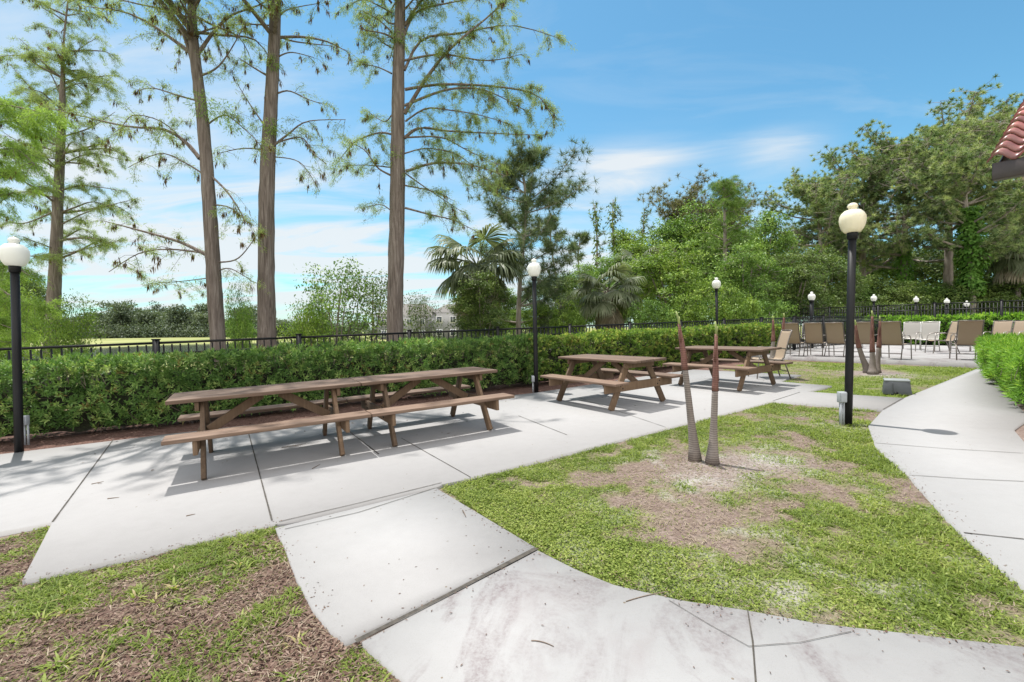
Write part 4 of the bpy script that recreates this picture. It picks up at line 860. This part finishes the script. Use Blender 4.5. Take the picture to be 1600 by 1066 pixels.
def pine_tree(name, label, px, base_y, top_y, Y, trunk_w, seed, crown=(.25, 1.0), spread_px=70, tufts=26, nb=46, mat='pine', lean=0, L=.22, W=.02, flat=.55, bark='bark_p', group=None, vine=None, ntri=18, zb=None):
    rng = R(seed); b = at(px, base_y, Y)
    if zb is not None: b[2] = zb
    root = empty(name, b, label, 'tree', group); t = at(px+lean, top_y, Y); H = t[2]-b[2]; S = spread_px/FPX*Y; r0 = trunk_w/FPX*Y/2
    P = bez([(0, 0, -.5), (0, 0, 0), ((t-b)[0]*.35+rng.randn()*.1, rng.randn()*.15, H*.4), ((t-b)[0]*.75+rng.randn()*.15, rng.randn()*.2, H*.75), ((t-b)[0], 0, H*.97)], 24)
    mb = MB(); mb.tube(P, np.linspace(r0*1.15, r0*.25, 24), 10, True, .05, rng); nf = MB(); tp, td = [], []; cP, cQ, cR = [], [], []
    for i in range(nb):
        f = crown[0]+(crown[1]-crown[0])*((i+rng.rand())/nb)**.8; k = int(np.clip(f*23, 2, 22)); p = P[k]; rel = (f-crown[0])/(crown[1]-crown[0])
        a = rng.rand()*6.283; env = (math.sin(math.pi*min(1, rel*flat*1.15+.28))**.8); l = S*env*rng.uniform(.5, 1.1); el = rng.uniform(.0, .55)+.35*rel
        d = np.array((math.cos(a)*math.cos(el), math.sin(a)*math.cos(el), math.sin(el))); q = bez([p, p+d*l*.4+np.array((0, 0, -.04*l)), p+d*l*.75, p+d*l+np.array((0, 0, .12*l))], 7)
        mb.tube(q, np.linspace(r0*.32*(1.2-rel*.7), r0*.06, 7), 5, False)
        m = int(tufts*(.5+l/S))
        for j in range(m):
            s = rng.uniform(.3, 1.05); ii = min(5, int(min(s, .99)*6)); c = q[ii]+(q[ii+1]-q[ii])*(s*6-ii); o = rng.randn(3)*np.array((1, 1, .6))*l*.115*(.4+s*.6); e = c+o; cP.append(c); cQ.append(e); cR.append(r0*.045); tp.append(e); td.append(nrm(o+d*l*.1+np.array((0, 0, .12*l)))) 
    tp, td = np.array(tp), np.array(td); n = len(tp); k = ntri
    mb.prisms(np.array(cP), np.array(cQ), np.array(cR), np.array(cR)*.6)
    D = np.repeat(td, k, 0)*.5+nrm(rng.randn(n*k, 3)); nf.needles(np.repeat(tp, k, 0), D, L*rng.uniform(.7, 1.25, n*k), W, np.clip(np.repeat(rng.rand(n), k)*.8+.25*rng.rand(n*k), 0, 1))
    mb.build('trunk', M[bark], root, smooth=True); nf.build('crown', M[mat], root, attr=True)
    if vine:
        z0, z1, vr, n = vine; vm = MB(); z = rng.uniform(z0, z1, n)*H; a = rng.rand(n)*6.283; rr = r0*.9+vr*(rng.rand(n)**1.5)*(.1+2.6*np.clip(vnoise(z*.9, a*.4, seed, 2)-.3, 0, 1)); k = np.clip(z/H*23, 0, 22).astype(int); c = P[k]
        pp = np.stack([c[:, 0]+np.cos(a)*rr, c[:, 1]+np.sin(a)*rr, z], 1); vm.leaves(pp, np.stack([np.cos(a)*.5, np.sin(a)*.5, np.full(n, -.7)], 1)+rng.randn(n, 3)*.3, np.stack([np.cos(a), np.sin(a), np.full(n, .6)], 1), rng.uniform(.14, .3, n), rng.uniform(.1, .2, n), rng.rand(n)); vm.build('vine', M['lf_vine' if mat == 'pine' else 'lf_dark'], root, attr=True)
    return root
def broad_mesh(seed, nl=9, H=7., Wd=5., clumps=46, per=55, leaf=.13, crown0=.22, loose=.34):
    """a broad leaved tree of height H and width Wd: trunk and crown arrays"""
    rng = R(seed); mb = MB(); lf = MB(); P = bez([(0, 0, -.6), (0, 0, 0), (rng.randn()*.15, rng.randn()*.15, H*.35), (rng.randn()*.3, rng.randn()*.3, H*.8)], 14); mb.tube(P, np.linspace(.02*H, .006*H, 14), 9, True, .05, rng)
    for i in range(nl):
        f = (i+.5)/nl; a = i*2.4+rng.rand(); ww = Wd/2*math.sin(math.pi*(.22+.66*f))**.7; c = np.array((math.cos(a)*ww*.58*rng.uniform(.6, 1.1), math.sin(a)*ww*.58*rng.uniform(.6, 1.1), H*(crown0+(1-crown0)*(.12+.74*f))))
        rl = Wd*.22*rng.uniform(.8, 1.25); k = min(12, int((crown0+.4*f)*13)); q = bez([P[k], (P[k]+c)/2+rng.randn(3)*.1, c], 7); mb.tube(q, np.linspace(.0085*H, .003*H, 7), 6, False)
        m = clumps; u = nrm(rng.randn(m, 3)+np.array((0, 0, .35))); cc = c+u*rl*(rng.rand(m, 1)**.4)*np.array((1.1, 1.1, .85)); mb.prisms(np.repeat(c[None], m, 0)*.6+cc*.4, cc, .005*H*.5, .002*H*.5)
        tone = rng.rand(m)*.5; n = m*per; o = rng.randn(n, 3)*np.array((1, 1, .6))*Wd*loose*.115; pp = np.repeat(cc, per, 0)+o; nn = nrm(np.repeat(u, per, 0)*.6+rng.randn(n, 3)*.6+np.array((0, 0, .55)))
        dd = np.cross(nn, rng.randn(n, 3)); dd[:, 2] -= .3; lf.leaves(pp, dd, nn, leaf*rng.uniform(.65, 1.3, n), leaf*.55*rng.uniform(.7, 1.2, n), np.clip(np.repeat(tone, per)+.5*rng.rand(n), 0, 1))
    return mb, lf
KINDS = {}
def broad(kind, px, base_y, top_y, Y, width_px, mat, label, name='broadleaf_tree', group='leafy trees of the wood', rz=None, bark='bark_g', cat='tree', zb=None, **kw):
    key = (kind, mat); h0, w0 = kw.get('H', 7.), kw.get('Wd', 5.)
    if key not in KINDS:
        mb, lf = broad_mesh(kind, **kw); t = mb.build('trunk', M[bark], smooth=True); c = lf.build('crown', M[mat], attr=True); KINDS[key] = (t, c, True)
    t, c, fresh = KINDS[key]
    b = at(px, base_y, Y)
    if zb is not None: b[2] = zb
    top = at(px, top_y, Y)[2]; root = empty(name, b, label, cat, group, rz=rz if rz is not None else RND.rand()*6.28)
    sz, sx = (top-b[2])/h0, width_px/FPX*Y/w0; root.scale = (sx, sx, sz)
    if fresh: KINDS[key] = (t, c, False)
    else: t, c = t.copy(), c.copy(); COL.objects.link(t); COL.objects.link(c)
    t.parent = root; c.parent = root
    return root
def fan_palm(label, px, py, Y, rpx, seed, nf=26, dry=10, base_y=515, lean=0, pale=1.0):
    rng = R(seed); c = at(px, py, Y); b = at(px+lean, base_y, Y); b[2] = min(b[2], .2); root = empty('fan_palm', b, label, 'palm', 'cabbage palms among the trees'); c = c-b; S = rpx/FPX*Y
    mb = MB(); P = bez([(0, 0, -.4), (c[0]*.3, 0, c[2]*.35), (c[0]*.8, 0, c[2]*.75), c], 16); mb.tube(P, .17, 12, True, .1, rng)
    for i in range(36):
        z = rng.uniform(.55, .98); p = P[int(z*15)]; a = rng.rand()*6.283; d = np.array((math.cos(a), math.sin(a), 0)); mb.tube([p+d*.12, p+d*.26+np.array((0, 0, .22))], [.04, .02], 5)
    mb.build('trunk', M['bark_g'], root, smooth=True); gr_, dr = MB(), MB()
    for i in range(nf+dry):
        isd = i >= nf; a = i*2.39996+rng.rand()*.5; f = (i+.5)/nf if not isd else 1; el = 1.0-1.55*f+rng.randn()*.12 if not isd else rng.uniform(-1.25, -.75)
        d = np.array((math.cos(a)*math.cos(el), math.sin(a)*math.cos(el), math.sin(el))); pl = S*rng.uniform(.5, .75); h = c+d*pl+np.array((0, 0, -.08*pl)); m = dr if isd else gr_
        m.prisms(np.array([c, c+d*pl*.5]), np.array([c+d*pl*.5, h]), .025, .018); d2 = nrm(d+np.array((0, 0, -.35))); sd = nrm(np.cross(d2, (0, 0, 1))); up = np.cross(sd, d2)
        n = 34; th = np.linspace(-1.95, 1.95, n)+rng.randn(n)*.03; L = S*rng.uniform(.5, .66)*(.72+.28*np.cos(th*.6))
        D = d2*np.cos(th)[:, None]+sd*np.sin(th)[:, None]+up*(-.12-.22*np.abs(np.sin(th)))[:, None]; D = nrm(D); q1 = h+D*(L*.5)[:, None]; dn = np.array((0, 0, -1.)); D2 = nrm(D+dn*(.35 if not isd else .9)*rng.uniform(.7, 1.3, (n, 1))); q2 = q1+D2*(L*.32)[:, None]; D3 = nrm(D2+dn*rng.uniform(.7, 1.9, (n, 1))); q3 = q2+D3*(L*.36)[:, None]
        w = nrm(np.cross(D, up+.3*rng.randn(n, 3))); ww = S*.024
        V = np.stack([h+w*.004, h-w*.004, q1+w*ww, q1-w*ww, q2+w*ww*.75, q2-w*ww*.75, q3], 1); bb = np.arange(n)[:, None]*7
        m.add(V, [np.concatenate([bb+np.array([[0, 1, 3, 2]]), bb+np.array([[2, 3, 5, 4]])]), bb+np.array([[4, 5, 6]])], np.clip(rng.rand()*.5+.5*np.repeat(rng.rand(n), 7), 0, 1))
    gr_.build('fronds', M['palm'], root, attr=True); dr.build('dead_fronds', M['palm_dry'], root, attr=True)

# the pine by the middle lamp, palms, snags
pine_tree('young_pine', 'slim young pine with open whorled crown behind the middle lamp post', 808, 520, 246, 18., 9.5, 201, (.3, 1.0), 112, 42, 46, 'pine_dk', 8, .27, .017, .55, ntri=24, zb=-.2)
fan_palm('shaggy cabbage palm left of the young pine', 745, 415, 15.5, 72, 301, 22, 10, 520)
fan_palm('low cabbage palm with drooping pale fronds right of the middle lamp post', 950, 455, 19., 54, 302, 22, 7, 515)
fan_palm('cabbage palm at the far right border inside the dark wood', 1590, 392, 30.5, 46, 303, 22, 5, 500)
fan_palm('cabbage palm half sunk in leafy growth above the low palm', 1000, 415, 27., 42, 304, 22, 4, 505)
GP = 'tall pines of the right hand wood'
for a in (('tall pine at the left edge of the right hand wood', 1292, 292, 36., 13, 211, 95, -8), ('tall pine just right of the big lamp globe', 1345, 258, 37., 14, 212, 105, 4), ('tall pine with pale forked trunk left of the vine covered trunk', 1412, 225, 34., 13, 213, 105, 6),
          ('tallest pine rising above the vine covered trunk', 1478, 192, 36., 15, 214, 120, 10), ('tall pine wrapped in bright green vine', 1518, 245, 30., 13, 215, 90, -14), ('tall pine behind the tiled roof corner', 1572, 182, 37., 15, 216, 115, 0), ('tall pine cut by the right border', 1650, 175, 34., 15, 217, 120, 0)):
    lab, px, ty, Y, w, sd, sp, ln = a
    pine_tree('tall_pine', lab, px, 505, ty, Y, w, sd, (.5, 1.0), sp*1.2, 50, 44, 'pine', ln, .27, .045, .62, group=GP, vine=(.25, .72, .55, 5200) if sd == 215 else ((.2, .5, .35, 1500) if sd == 213 else None), ntri=30, zb=.2)
pine_tree('umbrella_pine', 'russet topped pine with flat umbrella crown above the green trees', 1088, 505, 322, 38., 8, 221, (.66, 1.0), 92, 46, 40, 'lf_brown', -6, .36, .05, .6, ntri=16, zb=0)
cypress('slender_cypress', 'slender pale trunked cypress in front of the umbrella pine', 27.,
        [(1135, 505, 9), (1134, 450, 8), (1133, 380, 6), (1132, 330, 4), (1132, 300, 2)], [], 222, at(1132, 288, 27)[2], 60, 1.5, 0, 'lf_mid', auto_zone=(.18, .98), llen=(1.3, 2.9), rscale=.9, bark='bark_g')
GS = 'thin half dead trunks against the sky'
for i, (px, ty, Y, lean, lab, vn, m) in enumerate(((878, 335, 25., -18, 'thin leaning pine with small tuft crown behind the young pine', None, 'pine_dk'), (912, 360, 30., -4, 'thin straight pine with little round crown right of the leaning pine', None, 'pine_dk'), (938, 312, 33., -10, 'tall half dead trunk topped with dark tufts', (.4, .95, .3, 320), 'lf_dark'), (966, 305, 34., -8, 'forked dead trunk draped with dark vine', (.35, .95, .42, 520), 'lf_dark'), (995, 318, 34., 12, 'pale dead snag beside the forked dead trunk', (.6, .95, .3, 170), 'lf_dark'))):
    pine_tree('snag', lab, px, 505, ty, Y, 4.5, 230+i, (.72 if i < 2 else .5, 1.0), 20 if i < 2 else 26, 12 if i < 2 else 3, 14, m, lean, .34, .04, .6, group=GS, vine=vn, ntri=12, zb=0)
# leafy trees: kind, px, base, top, distance, width, material, label
BR = [(1, 1040, 505, 382, 21., 150, 'lf_lite', 'rounded light green tree right of the low palm'), (2, 960, 505, 395, 27., 130, 'lf_mid', 'mid green tree behind the low palm'), (3, 1000, 505, 355, 33., 130, 'lf_lite', 'light green tree under the dead snags'), (4, 905, 510, 415, 25., 95, 'lf_mid', 'mid green tree just right of the middle lamp globe'),
      (2, 868, 510, 430, 21., 90, 'lf_dark', 'dark bushy tree behind the middle lamp pole'), (1, 1125, 505, 338, 33., 130, 'lf_lite', 'light green tree rising behind the slender cypress'), (1, 1075, 505, 322, 34., 150, 'lf_mid', 'mid green tree below the umbrella pine'), (3, 1190, 505, 335, 30., 130, 'lf_mid', 'leafy tree right of the slender cypress'), (4, 1165, 505, 385, 24., 120, 'lf_mid', 'lower leafy tree behind the fourth lamp post'), (2, 1238, 505, 395, 25., 110, 'lf_dark', 'dark leafy tree left of the first pool lamp'),
      (1, 1285, 505, 385, 27., 120, 'lf_dark', 'dark leafy tree behind the first pool lamp'), (3, 1342, 505, 428, 31., 120, 'lf_dark', 'dark leafy tree behind the big lamp post'), (2, 1392, 505, 440, 31., 120, 'lf_dark', 'dark leafy tree below the tall pine with forked trunk'), (4, 1440, 505, 442, 32., 130, 'lf_mid', 'mid green understory tree left of the vine covered trunk'), (1, 1490, 505, 440, 31., 120, 'lf_dark', 'dark understory tree before the vine covered trunk'), (3, 1545, 505, 432, 32., 130, 'lf_dark', 'dark understory tree right of the vine covered trunk'), (2, 1600, 505, 430, 31., 120, 'lf_dark', 'dark understory tree cut by the right border'),
      (3, 1315, 505, 352, 43., 160, 'lf_mid', 'tall leafy tree filling the back of the wood behind the big globe'), (1, 1420, 505, 372, 44., 170, 'lf_dark', 'tall dark leafy tree deep in the wood left of the vine'), (4, 1530, 505, 376, 44., 180, 'lf_mid', 'tall leafy tree deep in the wood below the roof corner'), (2, 1630, 505, 300, 42., 170, 'lf_dark', 'tall dark tree deep in the wood beyond the right border'),
      (4, 752, 520, 428, 14.2, 105, 'lf_dark', 'dark thicket tree swallowing the trunk of the shaggy palm'), (3, 790, 515, 448, 22., 90, 'lf_mid', 'leafy tree between the shaggy palm and the middle lamp'), (2, 835, 515, 470, 19., 90, 'lf_lite', 'light leafy bush tree at the foot of the middle lamp view')]
for kind, px, by, ty, Y, w, m, lab in BR: broad(kind, px, by, ty, Y, w, m, lab, zb=0.)
BU = [(5, 1150, 510, 455, 17.5, 90, 'lf_lite', 'bright low bush under the fourth lamp globe'), (5, 1085, 510, 468, 18.5, 80, 'lf_lite', 'bright low bush behind the first bare palm trunk'), (6, 1200, 510, 470, 18.5, 80, 'lf_mid', 'green bush behind the pair of palm stems'), (6, 1020, 510, 472, 17., 80, 'lf_mid', 'green bush behind the fence right of the low palm'), (5, 890, 512, 475, 17., 70, 'lf_lite', 'light bush behind the fence right of the middle lamp pole'),
      (6, 1330, 505, 455, 31., 90, 'lf_mid', 'green bush beyond the pool fence left of the second pool lamp'), (5, 1400, 505, 462, 31., 80, 'lf_mid', 'green bush beyond the pool fence between second and third pool lamps'), (6, 1460, 505, 458, 31., 90, 'lf_dark', 'dark bush beyond the pool fence left of the fourth pool lamp'), (5, 1560, 505, 450, 31., 100, 'lf_dark', 'dark bush beyond the pool fence at the far right')]
for kind, px, by, ty, Y, w, m, lab in BU: broad(kind, px, by, ty, Y, w, m, lab, 'bush', 'bushes along the fences', cat='bush', zb=0., nl=7, H=3., Wd=4., clumps=34, per=50, leaf=.13, crown0=.05)
# left: shrubs behind the fence, loose grey green shrubs, far bushes
broad(7, 530, 545, 405, 13.0, 150, 'lf_mid', 'loose open shrub between the two right hand cypress trunks', 'shrub', 'shrubs on the pond bank', cat='shrub', zb=-.3, nl=9, H=4., Wd=3.6, clumps=15, per=34, leaf=.1, crown0=.1, loose=.5)
broad(8, 480, 545, 462, 12.5, 100, 'lf_lite', 'light green shrub right of the straight grey cypress trunk', 'shrub', 'shrubs on the pond bank', cat='shrub', zb=-.3, nl=7, H=3., Wd=4., clumps=26, per=46, leaf=.1, crown0=.06, loose=.5)
broad(7, 580, 545, 422, 14.0, 130, 'lf_dark', 'dark open shrub just left of the lone cypress trunk', 'shrub', 'shrubs on the pond bank', cat='shrub', zb=-.3, nl=9, H=4., Wd=3.6, clumps=15, per=34, leaf=.1, crown0=.1, loose=.5)
broad(7, 660, 540, 455, 15.0, 70, 'lf_dark', 'small grey green shrub between the lone cypress and the shaggy palm', 'shrub', 'shrubs on the pond bank', cat='shrub', zb=-.3, nl=9, H=4., Wd=3.6, clumps=15, per=34, leaf=.1, crown0=.1, loose=.5)
broad(8, 105, 550, 470, 14.0, 90, 'lf_lite', 'yellow green shrub at the foot of the farther cypress', 'shrub', 'shrubs on the pond bank', cat='shrub', zb=-.4, nl=7, H=3., Wd=4., clumps=26, per=46, leaf=.1, crown0=.06, loose=.5)
broad(8, 20, 560, 440, 12.0, 120, 'lf_lite', 'bright feathery shrub left of the lamp post at the left border', 'shrub', 'shrubs on the pond bank', cat='shrub', zb=-.4, nl=7, H=3., Wd=4., clumps=26, per=46, leaf=.1, crown0=.06, loose=.5)
broad(8, 378, 548, 450, 12.0, 50, 'lf_mid', 'small dark leaved shrub between the leaning and the straight cypress trunks', 'shrub', 'shrubs on the pond bank', cat='shrub', zb=-.3, nl=7, H=3., Wd=4., clumps=26, per=46, leaf=.1, crown0=.06, loose=.5)
broad(5, 376, 530, 497, 120., 52, 'lf_mid', 'round lone tree on the far bank of the pond', 'round_tree', 'lone trees across the pond', zb=-1., nl=7, H=3., Wd=4., clumps=34, per=50, leaf=.13, crown0=.05)
broad(3, -5, 545, 405, 30., 120, 'lf_dark', 'dark tree at the left border far behind the lamp post', 'broadleaf_tree', 'dark trees beyond the left lamp', zb=-.8)
broad(1, 45, 545, 425, 34., 90, 'lf_dark', 'dark tree between the left lamp post and the farther cypress', 'broadleaf_tree', 'dark trees beyond the left lamp', zb=-.8)

# far wood across the pond: one mass
def far_wood():
    rng = R(401); lf = MB(); tr = MB()
    for i in range(190):
        px = rng.uniform(-250, 760); Y = rng.uniform(185, 235); top = 509-18*vnoise(np.array([px*.018]), np.array([1.]), 5)[0]-22*rng.rand()**3-(8 if 130 < px < 330 else 0)+(12 if px > 400 else 0)
        if px > 520: top += 14
        b = at(px, 521, Y); H = at(px, top, Y)[2]+1.0; tr.tube([(b[0], Y, -1.2), (b[0], Y, H*.8)], [.28, .12], 5, False)
        isp = rng.rand() < .45; n = 46; m = 26; z0 = .62 if isp else .08
        c = np.stack([b[0]+rng.randn(n)*2.0, Y+rng.randn(n)*2.2, -1+H*(z0+(1-z0)*rng.rand(n))], 1); o = rng.randn(n*m, 3)*np.array((1.0, 1.0, .6)); P = np.repeat(c, m, 0)+o
        nn = nrm(rng.randn(n*m, 3)+np.array((0, 0, 1.))); lf.leaves(P, np.cross(nn, rng.randn(n*m, 3)), nn, rng.uniform(.55, 1.1, n*m), rng.uniform(.4, .75, n*m), np.clip(np.repeat(rng.rand(n)*.6, m)+.3*rng.rand(n*m), 0, 1))
    for i in range(150):   # low edge of the wood
        px = rng.uniform(-250, 760); Y = 180+rng.rand()*4; b = at(px, 521, Y); n = 300; P = np.stack([b[0]+rng.randn(n)*2.6, Y+rng.randn(n), -1.0+np.abs(rng.randn(n))*2.4], 1); nn = nrm(rng.randn(n, 3)+np.array((0, -.4, 1.)))
        lf.leaves(P, np.cross(nn, rng.randn(n, 3)), nn, rng.uniform(.5, 1.0, n), rng.uniform(.4, .7, n), np.clip(rng.rand()*.5+.35*rng.rand(n), 0, 1))
    o = lf.build('far_wood', M['lf_far'], attr=True); tag(o, 'dark grey green wood along the far side of the pond', 'wood', kind='stuff')
    tr.build('trunks', M['bark_g'], o)
M['lf_far'] = leaf_mat('far_wood_leaves', (.04, .062, .035), (.08, .11, .06), (.14, .175, .09), .25, .05)
far_wood()

# houses across the pond
def house(px0, px1, base_y, eave_y, ridge_y, Y, label, wallm):
    a, b = at(px0, base_y, Y), at(px1, base_y, Y); w = b[0]-a[0]; z0 = -1.0; ez = at(px0, eave_y, Y)[2]; rz_ = at(px0, ridge_y, Y)[2]; root = empty('house', ((a[0]+b[0])/2, Y, z0), label, 'house', 'houses across the pond'); d = 9.; e, r = ez-z0, rz_-z0
    mb = MB(); mb.box((0, d/2, e/2), (w, d, e)); mb.build('wall', wallm, root)
    mb = MB(); o = .5; V = [(-w/2-o, -o, e), (w/2+o, -o, e), (w/2+o, d+o, e), (-w/2-o, d+o, e), (-w*.2, d/2, r), (w*.2, d/2, r)]; mb.add(V, [np.array([(0, 1, 5, 4), (2, 3, 4, 5)]), np.array([(1, 2, 5), (3, 0, 4)])]); mb.add([(x, y, e+.003-.2) for x, y, z in V[:4]], np.array([(3, 2, 1, 0)])); mb.build('roof', M['roofgrey'], root)
    n = max(2, int(w/3.2))
    for fl in (0, 1):
        for k in range(n):
            x = -w/2+w*(k+.5)/n; z = e*(.24 if fl == 0 else .72); mb = MB(); mb.box((x, -.05, z), (1.5, .12, 1.7)); f = mb.build('window', M['white'], root); mb = MB(); mb.box((x-.33, -.13, z), (.55, .06, 1.4)); mb.box((x+.33, -.13, z), (.55, .06, 1.4)); mb.build('pane', M['pane'], f)
house(590, 690, 520, 494, 474, 120., 'grey two storey house with brown hip roof behind the lone cypress trunk', M['wallgrey'])
house(676, 740, 518, 488, 474, 112., 'pale grey house with white framed windows left of the shaggy palm', M['wallgrey'])

# ------------------------------------------------------------------ building with the tiled roof, right
def building():
    C0 = at(1551, 282, 5.4); e = np.array((.58, -.815, 0)); s = np.array((.815, .58, 0)); up = np.array((0, 0, 1.)); root = empty('clubhouse', (C0[0]+.5*e[0]+.5*s[0], C0[1]+.5*e[1]+.5*s[1], .15), 'building corner with red barrel tile roof and dark gutter at the right border', 'building'); o = np.array(root.location); B = C0-o
    LE, LS, pit = 9.0, 4.6, math.tan(rad(29)); sv = nrm(s+up*pit); nv = nrm(np.cross(e, sv)); nv = nv if nv[2] > 0 else -nv
    mb = MB(); mb.beam(B+up*.09+e*.0, B+up*.09+e*LE, .12, .2, s); mb.beam(B+up*.06+s*.07+e*.02, B+up*.06+s*.07+sv*LS*1.0+e*.02, .03, .15, e); mb.build('gutter', M['fascia'], root, bevel=.01)
    mb = MB(); mb.beam(B+up*.0+s*.36+e*.22, B+up*.0+s*.36+e*LE, .5, .03, s); mb.build('soffit', M['cream'], root)
    mb = MB(); q = B+s*.62+e*.62; h = q[2]; w0 = np.array((q[0], q[1], 0)); mb.beam(w0+up*(h/2-.05)+e*LE*0, w0+up*(h/2-.05)+e*(LE-1), .2, h-.0, s); mb.beam(w0+up*(h/2-.05)+s*.1, w0+up*(h/2-.05)+s*7.5, .2, h+.001, e); mb.build('wall', M['cream'], root)
    mb = MB(); V = [w0+s*.0+up*(h-.1), w0+s*7.5+up*(h-.1), w0+s*3.75+up*(h+3.5*pit-.2)]; V2 = [v+e*.15 for v in V]; mb.add(V+V2, [np.array([(0, 1, 2), (5, 4, 3)])]); mb.build('gable', M['cream'], root)
    # barrel tiles: overlapping courses
    rng = R(9)
    for side in (0, 1):
        mb = MB(); T0 = B+up*.2-s*.08 if side == 0 else B+up*.2+s*(2*LS*.874+.08); ss = sv if side == 0 else nrm(-s+up*pit); nn = nv if side == 0 else nrm(np.cross(ss, e)); nn = nn if nn[2] > 0 else -nn
        tw, tl = .26, .30; nu, nk = int(LE/tw), int(LS/tl)+1
        for k in range(nk):
            for j in range(nu):
                if j > 13 and side == 0 and False: break
                c = T0+e*(j*tw-.04)+ss*(k*tl); an = np.linspace(0, 1, 9); prof = .052*np.sin(an*math.pi*2-.6)+.0; rn = rng.rand()
                rowA = np.array([c+e*(a*tw)+nn*(.055+p+rng.randn()*.0) for a, p in zip(an, prof)]); rowB = np.array([c+ss*(tl*1.12)+e*(a*tw)+nn*(.012+p) for a, p in zip(an, prof)]); rowC = rowA-nn*.03
                V = np.concatenate([rowA, rowB, rowC]); i = np.arange(8); mb.add(V, [np.stack([i, i+1, i+10, i+9], 1), np.stack([i+18, i+19, i+1, i], 1)], rn)
        mb.build('roof_tiles', M['tile'], root, smooth=False, attr=True)
building()
